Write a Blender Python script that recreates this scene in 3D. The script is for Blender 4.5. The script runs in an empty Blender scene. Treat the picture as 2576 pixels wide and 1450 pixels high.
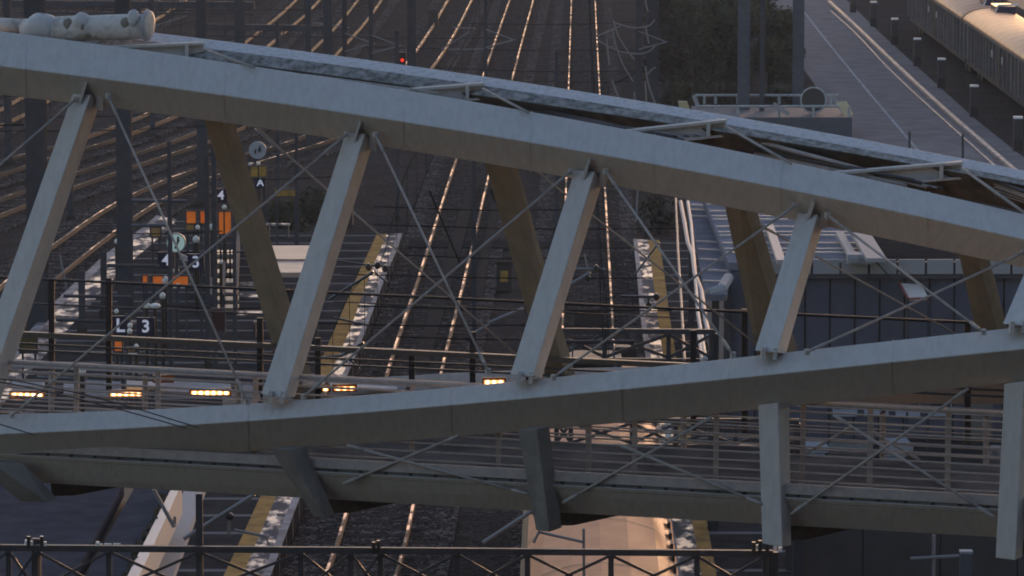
import bpy, math, random
import numpy as np
from mathutils import Vector, Matrix
random.seed(7)
C = bpy.context.scene.collection
SC = bpy.context.scene

# ------------------------------------------------------------------ camera model
F = 12000.0          # focal length in units of a 2576 px wide picture
H = 18.6             # eye height above the rails
TH = math.atan(1455.0 / F)
CT, ST = math.cos(TH), math.sin(TH)

def ray(x, y):
    u = (x - 1288.0) / F; v = (y - 725.0) / F
    return Vector((u, CT - v * ST, -ST - v * CT))

def G(x, y, z=0.0):                       # point of the level z seen at x, y
    d = ray(x, y); t = (z - H) / d.z
    return Vector((d.x * t, d.y * t, z))

def Q(x, y, D):                           # point at ground distance D seen at x, y
    d = ray(x, y); t = D / d.y
    return Vector((d.x * t, D, H + d.z * t))

def px(n, D): return n * D / F            # n pixels in metres at distance D

# ------------------------------------------------------------------ materials
MATS = {}
def mat(name, col, rough=0.7, metal=0.0, col2=None, nscale=6.0, amt=1.0, detail=6.0, bump=0.0, bscale=None,
        stretch=None, spec=0.5, lo=0.35, hi=0.65, emit=None, estr=0.0, rough2=None):
    if name in MATS: return MATS[name]
    m = bpy.data.materials.new(name); m.use_nodes = True
    nt = m.node_tree; b = nt.nodes['Principled BSDF']
    b.inputs['Base Color'].default_value = (*col, 1)
    b.inputs['Roughness'].default_value = rough
    b.inputs['Metallic'].default_value = metal
    b.inputs['Specular IOR Level'].default_value = spec
    if emit:
        b.inputs['Emission Color'].default_value = (*emit, 1); b.inputs['Emission Strength'].default_value = estr
    tc = nt.nodes.new('ShaderNodeTexCoord'); src = tc.outputs['Object']
    if stretch:
        mp = nt.nodes.new('ShaderNodeMapping'); mp.inputs['Scale'].default_value = stretch
        nt.links.new(src, mp.inputs['Vector']); src = mp.outputs['Vector']
    if col2:
        n = nt.nodes.new('ShaderNodeTexNoise'); n.inputs['Scale'].default_value = nscale
        n.inputs['Detail'].default_value = detail; n.inputs['Roughness'].default_value = 0.65
        nt.links.new(src, n.inputs['Vector'])
        r = nt.nodes.new('ShaderNodeValToRGB')
        r.color_ramp.elements[0].position = lo; r.color_ramp.elements[1].position = hi
        r.color_ramp.elements[0].color = (*col2, 1); r.color_ramp.elements[1].color = (*col, 1)
        nt.links.new(n.outputs['Fac'], r.inputs['Fac']); nt.links.new(r.outputs['Color'], b.inputs['Base Color'])
        if rough2 is not None:          # dry patches are rougher than the wet, polished ones
            for sock, a0, a1 in (('Roughness', rough2, rough), ('Specular IOR Level', 0.0, spec)):
                mr = nt.nodes.new('ShaderNodeMapRange'); mr.inputs['From Min'].default_value = lo; mr.inputs['From Max'].default_value = hi
                mr.inputs['To Min'].default_value = a0; mr.inputs['To Max'].default_value = a1
                nt.links.new(n.outputs['Fac'], mr.inputs['Value']); nt.links.new(mr.outputs[0], b.inputs[sock])
    if bump:
        n2 = nt.nodes.new('ShaderNodeTexNoise'); n2.inputs['Scale'].default_value = bscale or nscale * 3
        n2.inputs['Detail'].default_value = 4
        nt.links.new(src, n2.inputs['Vector'])
        bp = nt.nodes.new('ShaderNodeBump'); bp.inputs['Strength'].default_value = bump; bp.inputs['Distance'].default_value = 0.05
        nt.links.new(n2.outputs['Fac'], bp.inputs['Height']); nt.links.new(bp.outputs['Normal'], b.inputs['Normal'])
    MATS[name] = m
    return m

def rail_mat(nm='rail', lo=.46, hi=.54, col=(0.36, 0.19, 0.155)):
    m = bpy.data.materials.new('rail_steel'); m.use_nodes = True
    nt = m.node_tree; b = nt.nodes['Principled BSDF']
    g = nt.nodes.new('ShaderNodeNewGeometry'); s = nt.nodes.new('ShaderNodeSeparateXYZ')
    nt.links.new(g.outputs['Normal'], s.inputs[0])
    mth = nt.nodes.new('ShaderNodeMath'); mth.operation = 'GREATER_THAN'; mth.inputs[1].default_value = 0.6
    nt.links.new(s.outputs['Z'], mth.inputs[0])
    def mix(a, c, key):
        x = nt.nodes.new('ShaderNodeMix'); x.data_type = 'RGBA'
        x.inputs['A'].default_value = (*a, 1); x.inputs['B'].default_value = (*c, 1)
        nt.links.new(mth.outputs[0], x.inputs['Factor']); nt.links.new(x.outputs['Result'], b.inputs[key])
    mix((0.05, 0.028, 0.018), col, 'Base Color')
    rr = nt.nodes.new('ShaderNodeMapRange'); rr.inputs['To Min'].default_value = 0.85; rr.inputs['To Max'].default_value = 0.36
    tc = nt.nodes.new('ShaderNodeTexCoord'); nz = nt.nodes.new('ShaderNodeTexNoise'); nz.inputs['Scale'].default_value = 0.55; nz.inputs['Detail'].default_value = 9; nz.inputs['Roughness'].default_value = 0.75
    nt.links.new(tc.outputs['Object'], nz.inputs['Vector'])
    rm = nt.nodes.new('ShaderNodeMapRange'); rm.inputs['From Min'].default_value = lo; rm.inputs['From Max'].default_value = hi
    nt.links.new(nz.outputs['Fac'], rm.inputs['Value'])
    ml = nt.nodes.new('ShaderNodeMath'); ml.operation = 'MULTIPLY'
    nt.links.new(mth.outputs[0], ml.inputs[0]); nt.links.new(rm.outputs[0], ml.inputs[1])
    nt.links.new(ml.outputs[0], rr.inputs['Value']); nt.links.new(rr.outputs[0], b.inputs['Roughness'])
    nt.links.new(ml.outputs[0], b.inputs['Metallic'])
    for x in [n for n in nt.nodes if n.type == 'MIX']: nt.links.new(ml.outputs[0], x.inputs['Factor'])
    MATS[nm] = m; return m

def gravel_mat(name, dark, light, scale, lo, hi, big=0.15):
    m = bpy.data.materials.new(name); m.use_nodes = True
    nt = m.node_tree; b = nt.nodes['Principled BSDF']; b.inputs['Roughness'].default_value = 1.0
    b.inputs['Specular IOR Level'].default_value = 0.0
    tc = nt.nodes.new('ShaderNodeTexCoord')
    v = nt.nodes.new('ShaderNodeTexVoronoi'); v.inputs['Scale'].default_value = scale
    nt.links.new(tc.outputs['Object'], v.inputs['Vector'])
    n = nt.nodes.new('ShaderNodeTexNoise'); n.inputs['Scale'].default_value = big; n.inputs['Detail'].default_value = 8
    n.inputs['Roughness'].default_value = 0.7
    nt.links.new(tc.outputs['Object'], n.inputs['Vector'])
    sx = nt.nodes.new('ShaderNodeSeparateColor'); nt.links.new(v.outputs['Color'], sx.inputs[0])
    a = nt.nodes.new('ShaderNodeMath'); a.operation = 'MULTIPLY'
    nt.links.new(sx.outputs['Red'], a.inputs[0]); nt.links.new(n.outputs['Fac'], a.inputs[1])
    r = nt.nodes.new('ShaderNodeValToRGB'); r.color_ramp.elements[0].position = lo; r.color_ramp.elements[1].position = hi
    r.color_ramp.elements[0].color = (*dark, 1); r.color_ramp.elements[1].color = (*light, 1)
    nt.links.new(a.outputs[0], r.inputs['Fac']); nt.links.new(r.outputs['Color'], b.inputs['Base Color'])
    bp = nt.nodes.new('ShaderNodeBump'); bp.inputs['Strength'].default_value = 0.25; bp.inputs['Distance'].default_value = 0.03
    nt.links.new(v.outputs['Distance'], bp.inputs['Height']); nt.links.new(bp.outputs['Normal'], b.inputs['Normal'])
    MATS[name] = m; return m

def stripe_mat(name, base, line, period, width, axis='X', rough=0.6, col2=None):
    m = bpy.data.materials.new(name); m.use_nodes = True
    nt = m.node_tree; b = nt.nodes['Principled BSDF']; b.inputs['Roughness'].default_value = rough; b.inputs['Specular IOR Level'].default_value = 0.0
    tc = nt.nodes.new('ShaderNodeTexCoord'); s = nt.nodes.new('ShaderNodeSeparateXYZ'); nt.links.new(tc.outputs['Object'], s.inputs[0])
    d = nt.nodes.new('ShaderNodeMath'); d.operation = 'DIVIDE'; d.inputs[1].default_value = period
    nt.links.new(s.outputs[axis], d.inputs[0])
    f = nt.nodes.new('ShaderNodeMath'); f.operation = 'FRACT'; nt.links.new(d.outputs[0], f.inputs[0])
    l = nt.nodes.new('ShaderNodeMath'); l.operation = 'LESS_THAN'; l.inputs[1].default_value = width / period
    nt.links.new(f.outputs[0], l.inputs[0])
    n = nt.nodes.new('ShaderNodeTexNoise'); n.inputs['Scale'].default_value = 1.4; n.inputs['Detail'].default_value = 7
    nt.links.new(tc.outputs['Object'], n.inputs['Vector'])
    rp = nt.nodes.new('ShaderNodeValToRGB'); rp.color_ramp.elements[0].color = (*(col2 or base), 1); rp.color_ramp.elements[1].color = (*base, 1)
    rp.color_ramp.elements[0].position = 0.35; rp.color_ramp.elements[1].position = 0.62
    nt.links.new(n.outputs['Fac'], rp.inputs['Fac'])
    x = nt.nodes.new('ShaderNodeMix'); x.data_type = 'RGBA'; x.inputs['B'].default_value = (*line, 1)
    nt.links.new(rp.outputs['Color'], x.inputs['A'])
    nt.links.new(l.outputs[0], x.inputs['Factor']); nt.links.new(x.outputs['Result'], b.inputs['Base Color'])
    MATS[name] = m; return m

PAINT = mat('bridge_paint', (0.51, 0.475, 0.435), 0.68, col2=(0.425, 0.395, 0.36), nscale=2.2, detail=14, lo=0.28, hi=0.60, bump=0.16, bscale=7, stretch=(5.5, 1.6, 1.6), spec=0.25)
HANG = mat('shaded_hanger_paint', (0.25, 0.228, 0.205), 0.8, col2=(0.165, 0.15, 0.135), nscale=2.5, detail=10, spec=0.15)  # darker copy of the bridge paint, hanger shade put into the colour
FPAINT = mat('shaded_far_paint', (0.235, 0.195, 0.14), 0.8, col2=(0.165, 0.14, 0.10), nscale=2.5, detail=10, spec=0.2)  # far post shade put into the paint colour, on top of some grime
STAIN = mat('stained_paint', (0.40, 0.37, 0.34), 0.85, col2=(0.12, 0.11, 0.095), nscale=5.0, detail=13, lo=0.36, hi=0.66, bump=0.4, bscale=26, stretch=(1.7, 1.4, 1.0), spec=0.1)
SHADEP = mat('shaded_underside_paint', (0.13, 0.115, 0.095), 0.9, col2=(0.06, 0.053, 0.044), nscale=3, spec=0.0)  # shade under far chord and deck put into the paint colour
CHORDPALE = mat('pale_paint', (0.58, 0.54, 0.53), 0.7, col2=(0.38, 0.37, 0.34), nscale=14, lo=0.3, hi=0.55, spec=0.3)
RODM = mat('rod_galvanised', (0.40, 0.36, 0.325), 0.7, spec=0.2, col2=(0.28, 0.25, 0.225), nscale=8)
DECKM = stripe_mat('deck_planks', (0.14, 0.13, 0.12), (0.03, 0.03, 0.03), 0.14, 0.02, 'Y', 0.95, (0.07, 0.066, 0.062))
RAILP = mat('railing_paint', (0.36, 0.31, 0.28), 0.7, col2=(0.27, 0.235, 0.215), nscale=8, spec=0.4)
SCREENM = mat('screen_dark_steel', (0.030, 0.030, 0.033), 0.55, metal=0.4)
BAR = mat('bar_brown_steel', (0.06, 0.05, 0.046), 0.5, metal=0.2)
PANELM = mat('pale_panel', (0.48, 0.47, 0.46), 0.6, col2=(0.30, 0.30, 0.30), nscale=5)
LAMPM = mat('lamp_glow', (0.9, 0.6, 0.3), 0.4, emit=(1.0, 0.30, 0.06), estr=0.40)
LAMPB = mat('lamp_bead', (1, .9, .7), 0.4, emit=(1.0, 0.66, 0.32), estr=1.6)
HOUSING = mat('lamp_housing', (0.10, 0.055, 0.03), 0.5)
WRAP = mat('wrap_sheet', (0.58, 0.53, 0.48), 0.8, col2=(0.24, 0.205, 0.16), nscale=3.5, detail=10, lo=0.30, hi=0.52, bump=0.5, bscale=9)
WRAPD = mat('wrap_clean', (0.62, 0.58, 0.55), 0.75, bump=0.4, bscale=7, col2=(0.5, 0.5, 0.49), nscale=5)
RUSTHOLE = mat('torn_patch', (0.16, 0.125, 0.085), 0.9, col2=(0.30, 0.26, 0.21), nscale=14)
MASTM = mat('mast_steel', (0.075, 0.072, 0.080), 0.8, spec=0.2, col2=(0.055, 0.052, 0.058), nscale=3)
MASTL = mat('mast_grey_steel', (0.11, 0.115, 0.13), 0.6, metal=0.2, col2=(0.08, 0.083, 0.095), nscale=3)
GANT = mat('gantry_steel', (0.060, 0.060, 0.068), 0.55, metal=0.3, col2=(0.04, 0.04, 0.046), nscale=4)
WIRE = mat('wire_dark', (0.012, 0.012, 0.012), 0.95, spec=0.0)
TUBEG = mat('tube_galvanised', (0.22, 0.21, 0.215), 0.6, metal=0.2)
INSU = mat('insulator_dark', (0.015, 0.013, 0.012), 0.3)
CERAM = mat('insulator_white', (0.75, 0.73, 0.68), 0.35)
CABLEW = mat('cable_pale', (0.26, 0.235, 0.22), 0.8, spec=0.1)
RAIL = rail_mat()
RAILD = rail_mat('rail_dull', .52, .60, (0.15, 0.095, 0.085))
SLEEP = mat('sleeper_concrete', (0.080, 0.061, 0.049), 0.95, spec=0.0, col2=(0.050, 0.038, 0.031), nscale=5)
GROUNDM = gravel_mat('yard_gravel', (0.040, 0.030, 0.0245), (0.120, 0.092, 0.077), 12.0, 0.12, 0.62, 0.45)
BEDM = gravel_mat('ballast_stone', (0.034, 0.0255, 0.021), (0.36, 0.29, 0.25), 14.0, 0.24, 0.72, 1.3)
PLAT = stripe_mat('platform_asphalt', (0.060, 0.051, 0.047), (0.19, 0.165, 0.155), 2.3, 0.30, 'Y', 0.95, (0.038, 0.032, 0.030))
PEDGE = mat('platform_edge_stone', (0.40, 0.31, 0.275), 0.36, col2=(0.15, 0.125, 0.115), nscale=2.2, detail=8, lo=0.47, hi=0.57, stretch=(1.0, .42, 1), spec=0.4, rough2=1.0)
PWHITE = mat('edge_white', (0.30, 0.29, 0.30), 0.85, col2=(0.16, 0.15, 0.155), nscale=1.3, detail=9, lo=.4, hi=.6, spec=0.1)
TACT = mat('tactile_yellow', (0.52, 0.29, 0.10), 0.9, col2=(0.30, 0.175, 0.075), nscale=1.6, detail=9, lo=0.36, hi=0.6, spec=0.0)
SLABT = mat('slab_tan', (0.20, 0.165, 0.125), 0.9, col2=(0.10, 0.085, 0.07), nscale=2.5)
PWALL = mat('platform_wall', (0.06, 0.055, 0.05), 0.9)
ROOFB = mat('roof_bitumen', (0.085, 0.080, 0.090), 0.95, spec=0.0, col2=(0.055, 0.052, 0.060), nscale=1.8, detail=10, bump=0.3, bscale=10)
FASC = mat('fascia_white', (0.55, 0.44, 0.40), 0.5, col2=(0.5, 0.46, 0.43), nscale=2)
CONC = mat('road_concrete', (0.29, 0.245, 0.225), 0.95, spec=0.0, col2=(0.20, 0.17, 0.156), nscale=0.7, detail=12, bump=0.15, bscale=8)
ASPH = mat('dark_asphalt', (0.050, 0.042, 0.038), 0.95, spec=0.0, col2=(0.034, 0.029, 0.026), nscale=1.2)
WLINE = mat('line_white', (0.60, 0.55, 0.53), 0.95, spec=0.0, col2=(0.22, 0.21, 0.2), nscale=2.5)
KERB = mat('kerb_stone', (0.46, 0.35, 0.32), 0.6, spec=0.2, col2=(0.2, 0.165, 0.155), nscale=1.5)
BOLM = mat('bollard_concrete', (0.060, 0.052, 0.048), 0.85, col2=(0.045, 0.04, 0.037), nscale=4)
BOLD = mat('bollard_foot', (0.03, 0.026, 0.024), 0.9)
CAPW = mat('cap_white', (0.75, 0.73, 0.7), 0.5)
WALLR = mat('wagon_side', (0.20, 0.175, 0.165), 0.8, spec=0.1, col2=(0.11, 0.097, 0.092), nscale=2.2, detail=9, stretch=(1, 1, 0.4))
COPE = mat('coping_stone', (0.72, 0.60, 0.50), 0.30, col2=(0.55, 0.44, 0.36), nscale=3)
FACADE = mat('facade_cladding', (0.105, 0.105, 0.135), 0.7, col2=(0.085, 0.085, 0.11), nscale=1.5)
ROOFM = mat('roof_metal', (0.25, 0.235, 0.26), 0.9, spec=0.0, col2=(0.18, 0.17, 0.19), nscale=1.4, detail=9)
SEAM = mat('roof_seam', (0.42, 0.38, 0.375), 0.6, spec=0.2)
PARA = mat('parapet_panel', (0.36, 0.34, 0.34), 0.8, spec=0.1, col2=(0.36, 0.35, 0.34), nscale=2)
TAN = mat('tan_door', (0.16, 0.14, 0.115), 0.7)
GLASS = mat('window_glass', (0.03, 0.035, 0.045), 0.12)
BLUEW = mat('blue_white', (0.40, 0.42, 0.48), 0.5)
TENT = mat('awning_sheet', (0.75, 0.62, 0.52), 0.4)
TENTR = mat('awning_red', (0.30, 0.08, 0.05), 0.6)
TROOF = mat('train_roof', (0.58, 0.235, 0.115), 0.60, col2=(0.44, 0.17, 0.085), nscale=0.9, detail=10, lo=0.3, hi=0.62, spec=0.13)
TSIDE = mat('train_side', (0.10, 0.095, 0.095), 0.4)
TGEAR = mat('train_gear', (0.02, 0.019, 0.019), 0.6)
NAVY = mat('sign_navy', (0.006, 0.006, 0.030), 0.5)
WHITE = mat('sign_white', (0.75, 0.75, 0.80), 0.5, emit=(0.80, 0.82, 1.0), estr=0.07)
ORANGE = mat('board_orange', (0.85, 0.20, 0.02), 0.5, col2=(0.55, 0.12, 0.015), nscale=3, emit=(1.0, 0.22, 0.02), estr=0.06)
YEL = mat('board_yellow', (0.55, 0.30, 0.04), 0.6, col2=(0.25, 0.14, 0.03), nscale=5)
DRED = mat('board_dark_red', (0.055, 0.010, 0.008), 0.6)
CLOCKF = mat('clock_face', (0.55, 0.72, 0.66), 0.4, emit=(0.55, 0.78, 0.68), estr=0.06)  # faint glow put into the face colour, the clock itself is unlit
DISCM = mat('disc_grey', (0.36, 0.36, 0.38), 0.5)
BLACK = mat('black_paint', (0.012, 0.012, 0.012), 0.5)
LWHITE = mat('lamp_head_white', (0.75, 0.70, 0.62), 0.4)
REDL = mat('red_signal', (0.5, 0.02, 0.01), 0.3, emit=(1.0, 0.03, 0.015), estr=0.5)
TREAD = mat('stair_tread', (0.60, 0.54, 0.49), 0.35, col2=(0.40, 0.36, 0.33), nscale=2)
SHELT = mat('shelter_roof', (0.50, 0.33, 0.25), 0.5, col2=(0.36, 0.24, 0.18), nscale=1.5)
LEAF = mat('leaf_olive', (0.115, 0.102, 0.060), 0.9, spec=0.0, col2=(0.050, 0.044, 0.028), nscale=1.2)
LEAF2 = mat('leaf_brown', (0.105, 0.082, 0.060), 0.9, spec=0.0, col2=(0.050, 0.040, 0.030), nscale=1.2)
BARK = mat('bark', (0.04, 0.032, 0.026), 0.9)
CARW = mat('car_white', (0.80, 0.60, 0.47), 0.3)
CARB = mat('car_blue', (0.018, 0.026, 0.07), 0.25)
TYRE = mat('tyre', (0.015, 0.015, 0.015), 0.85)
DRUM = mat('drum_dark', (0.055, 0.048, 0.044), 0.8)
BOARDY = mat('board_pale_yellow', (0.55, 0.42, 0.22), 0.6)

# ------------------------------------------------------------------ mesh builder
class MB:
    def __init__(s): s.v = []; s.f = []; s.mi = []; s.pc = []
    def add(s, vs, fs, mi=0):
        o = len(s.v); s.pc.append((o, len(s.f))); s.v += [Vector(p) for p in vs]
        s.f += [tuple(i + o for i in f) for f in fs]; s.mi += [mi] * len(fs)
    def box(s, c, sx, sy, sz, rz=0.0, mi=0):
        c = Vector(c); R = Matrix.Rotation(rz, 3, 'Z')
        vs = [c + R @ Vector((a * sx / 2, b * sy / 2, d * sz / 2)) for d in (-1, 1) for a, b in ((-1, -1), (1, -1), (1, 1), (-1, 1))]
        s.add(vs, [(3, 2, 1, 0), (4, 5, 6, 7), (0, 1, 5, 4), (1, 2, 6, 5), (2, 3, 7, 6), (3, 0, 4, 7)], mi)
    def beam(s, p, q, w, h=None, up=(0, 0, 1), mi=0):
        p = Vector(p); q = Vector(q); h = h or w; d = (q - p).normalized(); up = Vector(up)
        if abs(d.dot(up)) > 0.97: up = Vector((0, 1, 0))
        a = d.cross(up).normalized(); b = a.cross(d).normalized()
        vs = [e + a * (i * w / 2) + b * (j * h / 2) for e in (p, q) for i, j in ((-1, -1), (1, -1), (1, 1), (-1, 1))]
        s.add(vs, [(0, 1, 2, 3), (7, 6, 5, 4), (4, 5, 1, 0), (5, 6, 2, 1), (6, 7, 3, 2), (7, 4, 0, 3)], mi)
    def loops(s, L, cap=True, mi=None, mil=None):
        n = len(L[0]); o = len(s.v); s.pc.append((o, len(s.f)))
        for l in L: s.v += [Vector(p) for p in l]
        for i in range(len(L) - 1):
            for j in range(n):
                a = o + i * n + j; b = o + i * n + (j + 1) % n
                s.f.append((a, b, b + n, a + n)); s.mi.append(mil[j] if mil else (mi or 0))
        if cap:
            s.f.append(tuple(o + j for j in range(n))[::-1]); s.mi.append(0)
            k = o + (len(L) - 1) * n; s.f.append(tuple(k + j for j in range(n))); s.mi.append(0)
    def tube(s, pts, r, n=6, mi=0):
        pts = [Vector(p) for p in pts]; L = []
        for i, p in enumerate(pts):
            d = (pts[min(i + 1, len(pts) - 1)] - pts[max(i - 1, 0)]).normalized()
            up = Vector((0, 0, 1)) if abs(d.z) < 0.9 else Vector((0, 1, 0))
            a = d.cross(up).normalized(); b = a.cross(d).normalized()
            rr = r[i] if isinstance(r, (list, tuple)) else r
            L.append([p + a * (math.cos(t) * rr) + b * (math.sin(t) * rr) for t in (2 * math.pi * k / n for k in range(n))])
        s.loops(L, mi=mi)
    def disc(s, c, r, t, axis='Y', n=24, mi=0):
        c = Vector(c); d = {'Y': Vector((0, t / 2, 0)), 'Z': Vector((0, 0, t / 2)), 'X': Vector((t / 2, 0, 0))}[axis]
        s.tube([c - d, c + d], r, n, mi)
    def prism(s, poly, z0, z1, mi=0):
        lo = [Vector((p[0], p[1], z0)) for p in poly]; hi = [Vector((p[0], p[1], z1)) for p in poly]
        s.loops([lo, hi], mi=mi)
    def each(s, name, m, parent=None, smooth=False, bevel=0.0):      # every piece an object of its own
        ends = s.pc[1:] + [(len(s.v), len(s.f))]
        for (v0, f0), (v1, f1) in zip(s.pc, ends):
            q = MB(); q.v = s.v[v0:v1]; q.f = [tuple(i - v0 for i in f) for f in s.f[f0:f1]]; q.mi = s.mi[f0:f1]
            q.build(name, m, parent, smooth, bevel)
    def build(s, name, m, parent=None, smooth=False, bevel=0.0):
        org = parent_world(parent) if parent else Vector((0, 0, 0))
        me = bpy.data.meshes.new(name)
        me.from_pydata([tuple(v - org) for v in s.v], [], s.f)
        for mm in (m if isinstance(m, (list, tuple)) else [m]): me.materials.append(mm)
        me.polygons.foreach_set('material_index', s.mi)
        if smooth: me.polygons.foreach_set('use_smooth', [True] * len(me.polygons))
        me.update()
        import bmesh
        bm = bmesh.new(); bm.from_mesh(me); bmesh.ops.recalc_face_normals(bm, faces=bm.faces); bm.to_mesh(me); bm.free()
        o = bpy.data.objects.new(name, me); C.objects.link(o)
        if parent: o.parent = parent
        if bevel:
            b = o.modifiers.new('bevel', 'BEVEL'); b.width = bevel; b.segments = 2; b.limit_method = 'ANGLE'
        return o

def parent_world(p):
    v = Vector((0, 0, 0))
    while p is not None: v += p.location; p = p.parent
    return v

def thing(name, label, cat, loc=(0, 0, 0), group=None):
    o = bpy.data.objects.new(name, None); o.empty_display_size = 0.2; C.objects.link(o)
    o.location = loc; o['label'] = label; o['category'] = cat
    if group: o['group'] = group
    return o
def tag(o, label=None, cat=None, group=None, kind=None):
    if label: o['label'] = label
    if cat: o['category'] = cat
    if group: o['group'] = group
    if kind: o['kind'] = kind
    return o
def copy_tree(o, label=None, delta=None):
    def rec(a, par):
        c = a.copy(); C.objects.link(c)
        if par: c.parent = par
        for ch in [x for x in bpy.data.objects if x.parent == a and x is not c]: rec(ch, c)
        return c
    r = rec(o, None)
    if label: r['label'] = label
    if delta is not None: r.location = Vector(delta)
    return r

def fit(pts, deg=3):
    xs, ys = zip(*pts); return np.poly1d(np.polyfit(xs, ys, deg))

def text_mb(s, size, depth=0.01):
    cu = bpy.data.curves.new('text', 'FONT'); cu.body = s; cu.size = size; cu.align_x = 'CENTER'; cu.align_y = 'CENTER'
    cu.extrude = depth / 2; cu.offset = size * 0.022
    o = bpy.data.objects.new('text', cu); C.objects.link(o)
    me = bpy.data.meshes.new_from_object(o.evaluated_get(bpy.context.evaluated_depsgraph_get()))
    vs = [v.co.copy() for v in me.vertices]; fs = [tuple(p.vertices) for p in me.polygons]
    bpy.data.objects.remove(o); bpy.data.curves.remove(cu); bpy.data.meshes.remove(me)
    return vs, fs
def put_text(mb, s, c, size, mi=0):
    vs, fs = text_mb(s, size); c = Vector(c)
    mb.add([c + Vector((v.x, -v.z, v.y)) for v in vs], fs, mi)

# ================================================================== BRIDGE
def Dnb(x): return 65.0 - 5.2 * x / 2370.0
def Dnt(x): return Dnb(x - 205) + 1.7
def Dft(x): return Dnb(x - 490) + 2.6
def Dfb(x): return Dnb(x - 720) + 3.2

bridge = thing('truss_footbridge', 'long pale steel truss footbridge with curved box chords crossing over the tracks', 'bridge', Q(1288, 1240, Dnb(1288)))

def chord(name, e1, e2, e3, D, d1, d3, x0, x1, m, n=60, emid=None, bev=0.02):
    mb = MB(); L = []
    for i in range(n + 1):
        x = x0 + (x1 - x0) * i / n; d = D(x)
        a = Q(x, e1(x), d + d1); b = Q(x, e2(x), d); c = Q(x, e3(x), d + d3); back = a + c - b
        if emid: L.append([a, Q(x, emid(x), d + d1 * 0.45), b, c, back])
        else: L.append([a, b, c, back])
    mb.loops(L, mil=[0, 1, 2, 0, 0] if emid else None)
    return mb.build(name, m, bridge, bevel=bev)

e1 = fit([(0, 82), (125, 92), (300, 115), (500, 143), (834, 197), (1007, 227), (1317, 277), (1548, 322), (1716, 354), (1983, 405), (2117, 434), (2284, 467), (2350, 484), (2551, 537)])
e2 = fit([(0, 167), (200, 190), (467, 227), (860, 282), (1160, 334), (1528, 390), (1720, 424), (2017, 484), (2350, 557), (2576, 600)])
e3 = fit([(0, 239), (173, 260), (334, 284), (667, 324), (860, 350), (1194, 410), (1427, 444), (1716, 512), (1996, 545), (2183, 592), (2417, 647), (2564, 670)])
chord('near_top_chord', e1, e2, e3, Dnt, 0.70, 0.50, -300, 2900, PAINT)
l1 = fit([(0, 1045), (134, 1038), (334, 1030), (567, 1013), (858, 997), (1094, 980), (1294, 965), (1470, 945), (1626, 929), (1752, 906), (1896, 886), (2033, 880), (2574, 824)])
l2 = fit([(0, 1092), (300, 1077), (858, 1044), (1294, 1003), (1718, 965), (2150, 921), (2574, 878)])
l3 = fit([(0, 1167), (267, 1157), (500, 1145), (768, 1127), (860, 1120), (1194, 1095), (1477, 1075), (1718, 1054), (2016, 1017), (2217, 997), (2450, 977), (2576, 960)])
chord('near_bottom_chord', l1, l2, l3, Dnb, 0.45, 0.58, -300, 2900, PAINT)
f1 = fit([(380, 80), (534, 100), (860, 142), (1227, 194), (1718, 272), (2150, 344), (2576, 430)], 2)
fm = lambda x: f1(x) + 24
f2 = lambda x: f1(x) + (52 - 14 * max(0, min(1, (x - 1000) / 1400.0)))
f3 = lambda x: f2(x) + 66
chord('far_top_chord', f1, f2, f3, Dft, 0.60, 0.45, 60, 2900, [CHORDPALE, STAIN, SHADEP], emid=fm)
b1 = fit([(500, 992), (1080, 941), (1290, 930), (1474, 925), (1700, 921), (2000, 918), (2900, 915)], 3)
chord('far_bottom_chord', b1, lambda x: b1(x) + 40, lambda x: b1(x) + 100, lambda x: Dfb(x) + 0.7, 0.3, 0.3, 560, 2900, PAINT)

for (nm, ea, eb_, ec, Dd, da, dc, xs_) in (('near_top_chord', e1, e2, e3, Dnt, .70, .50, (60, 560, 1010, 1330, 1640, 1960, 2330)), ('near_bottom_chord', l1, l2, l3, Dnb, .45, .58, (240, 620, 1130, 1560, 1830, 2240))):
    for x in xs_:
        mb = MB(); L = []
        for xx in (x, x + 3.0):
            d = Dd(xx) - .012; p0, p1, p2 = Q(xx + 6, ea(xx + 6) - .5, d + da), Q(xx, eb_(xx), d), Q(xx + 4, ec(xx + 4) + .5, d + dc); k = Vector((0, .02, 0)); L.append([p0, p1, p2, p2 + k, p1 + k, p0 + k])
        mb.loops(L); mb.build('weld_seam', PAINT, bridge)

def post(name, top, bot, Dt, Db, dl=0.20, dr=0.22, m=PAINT):
    mb = MB(); L = []
    for (l, c, r), D in ((bot, Db), (top, Dt)):
        a = Q(*l, D + dl); b = Q(*c, D); e = Q(*r, D + dr); L.append([a, b, e, a + e - b])
    mb.loops(L); return mb.build(name, m, bridge, bevel=0.012)

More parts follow.
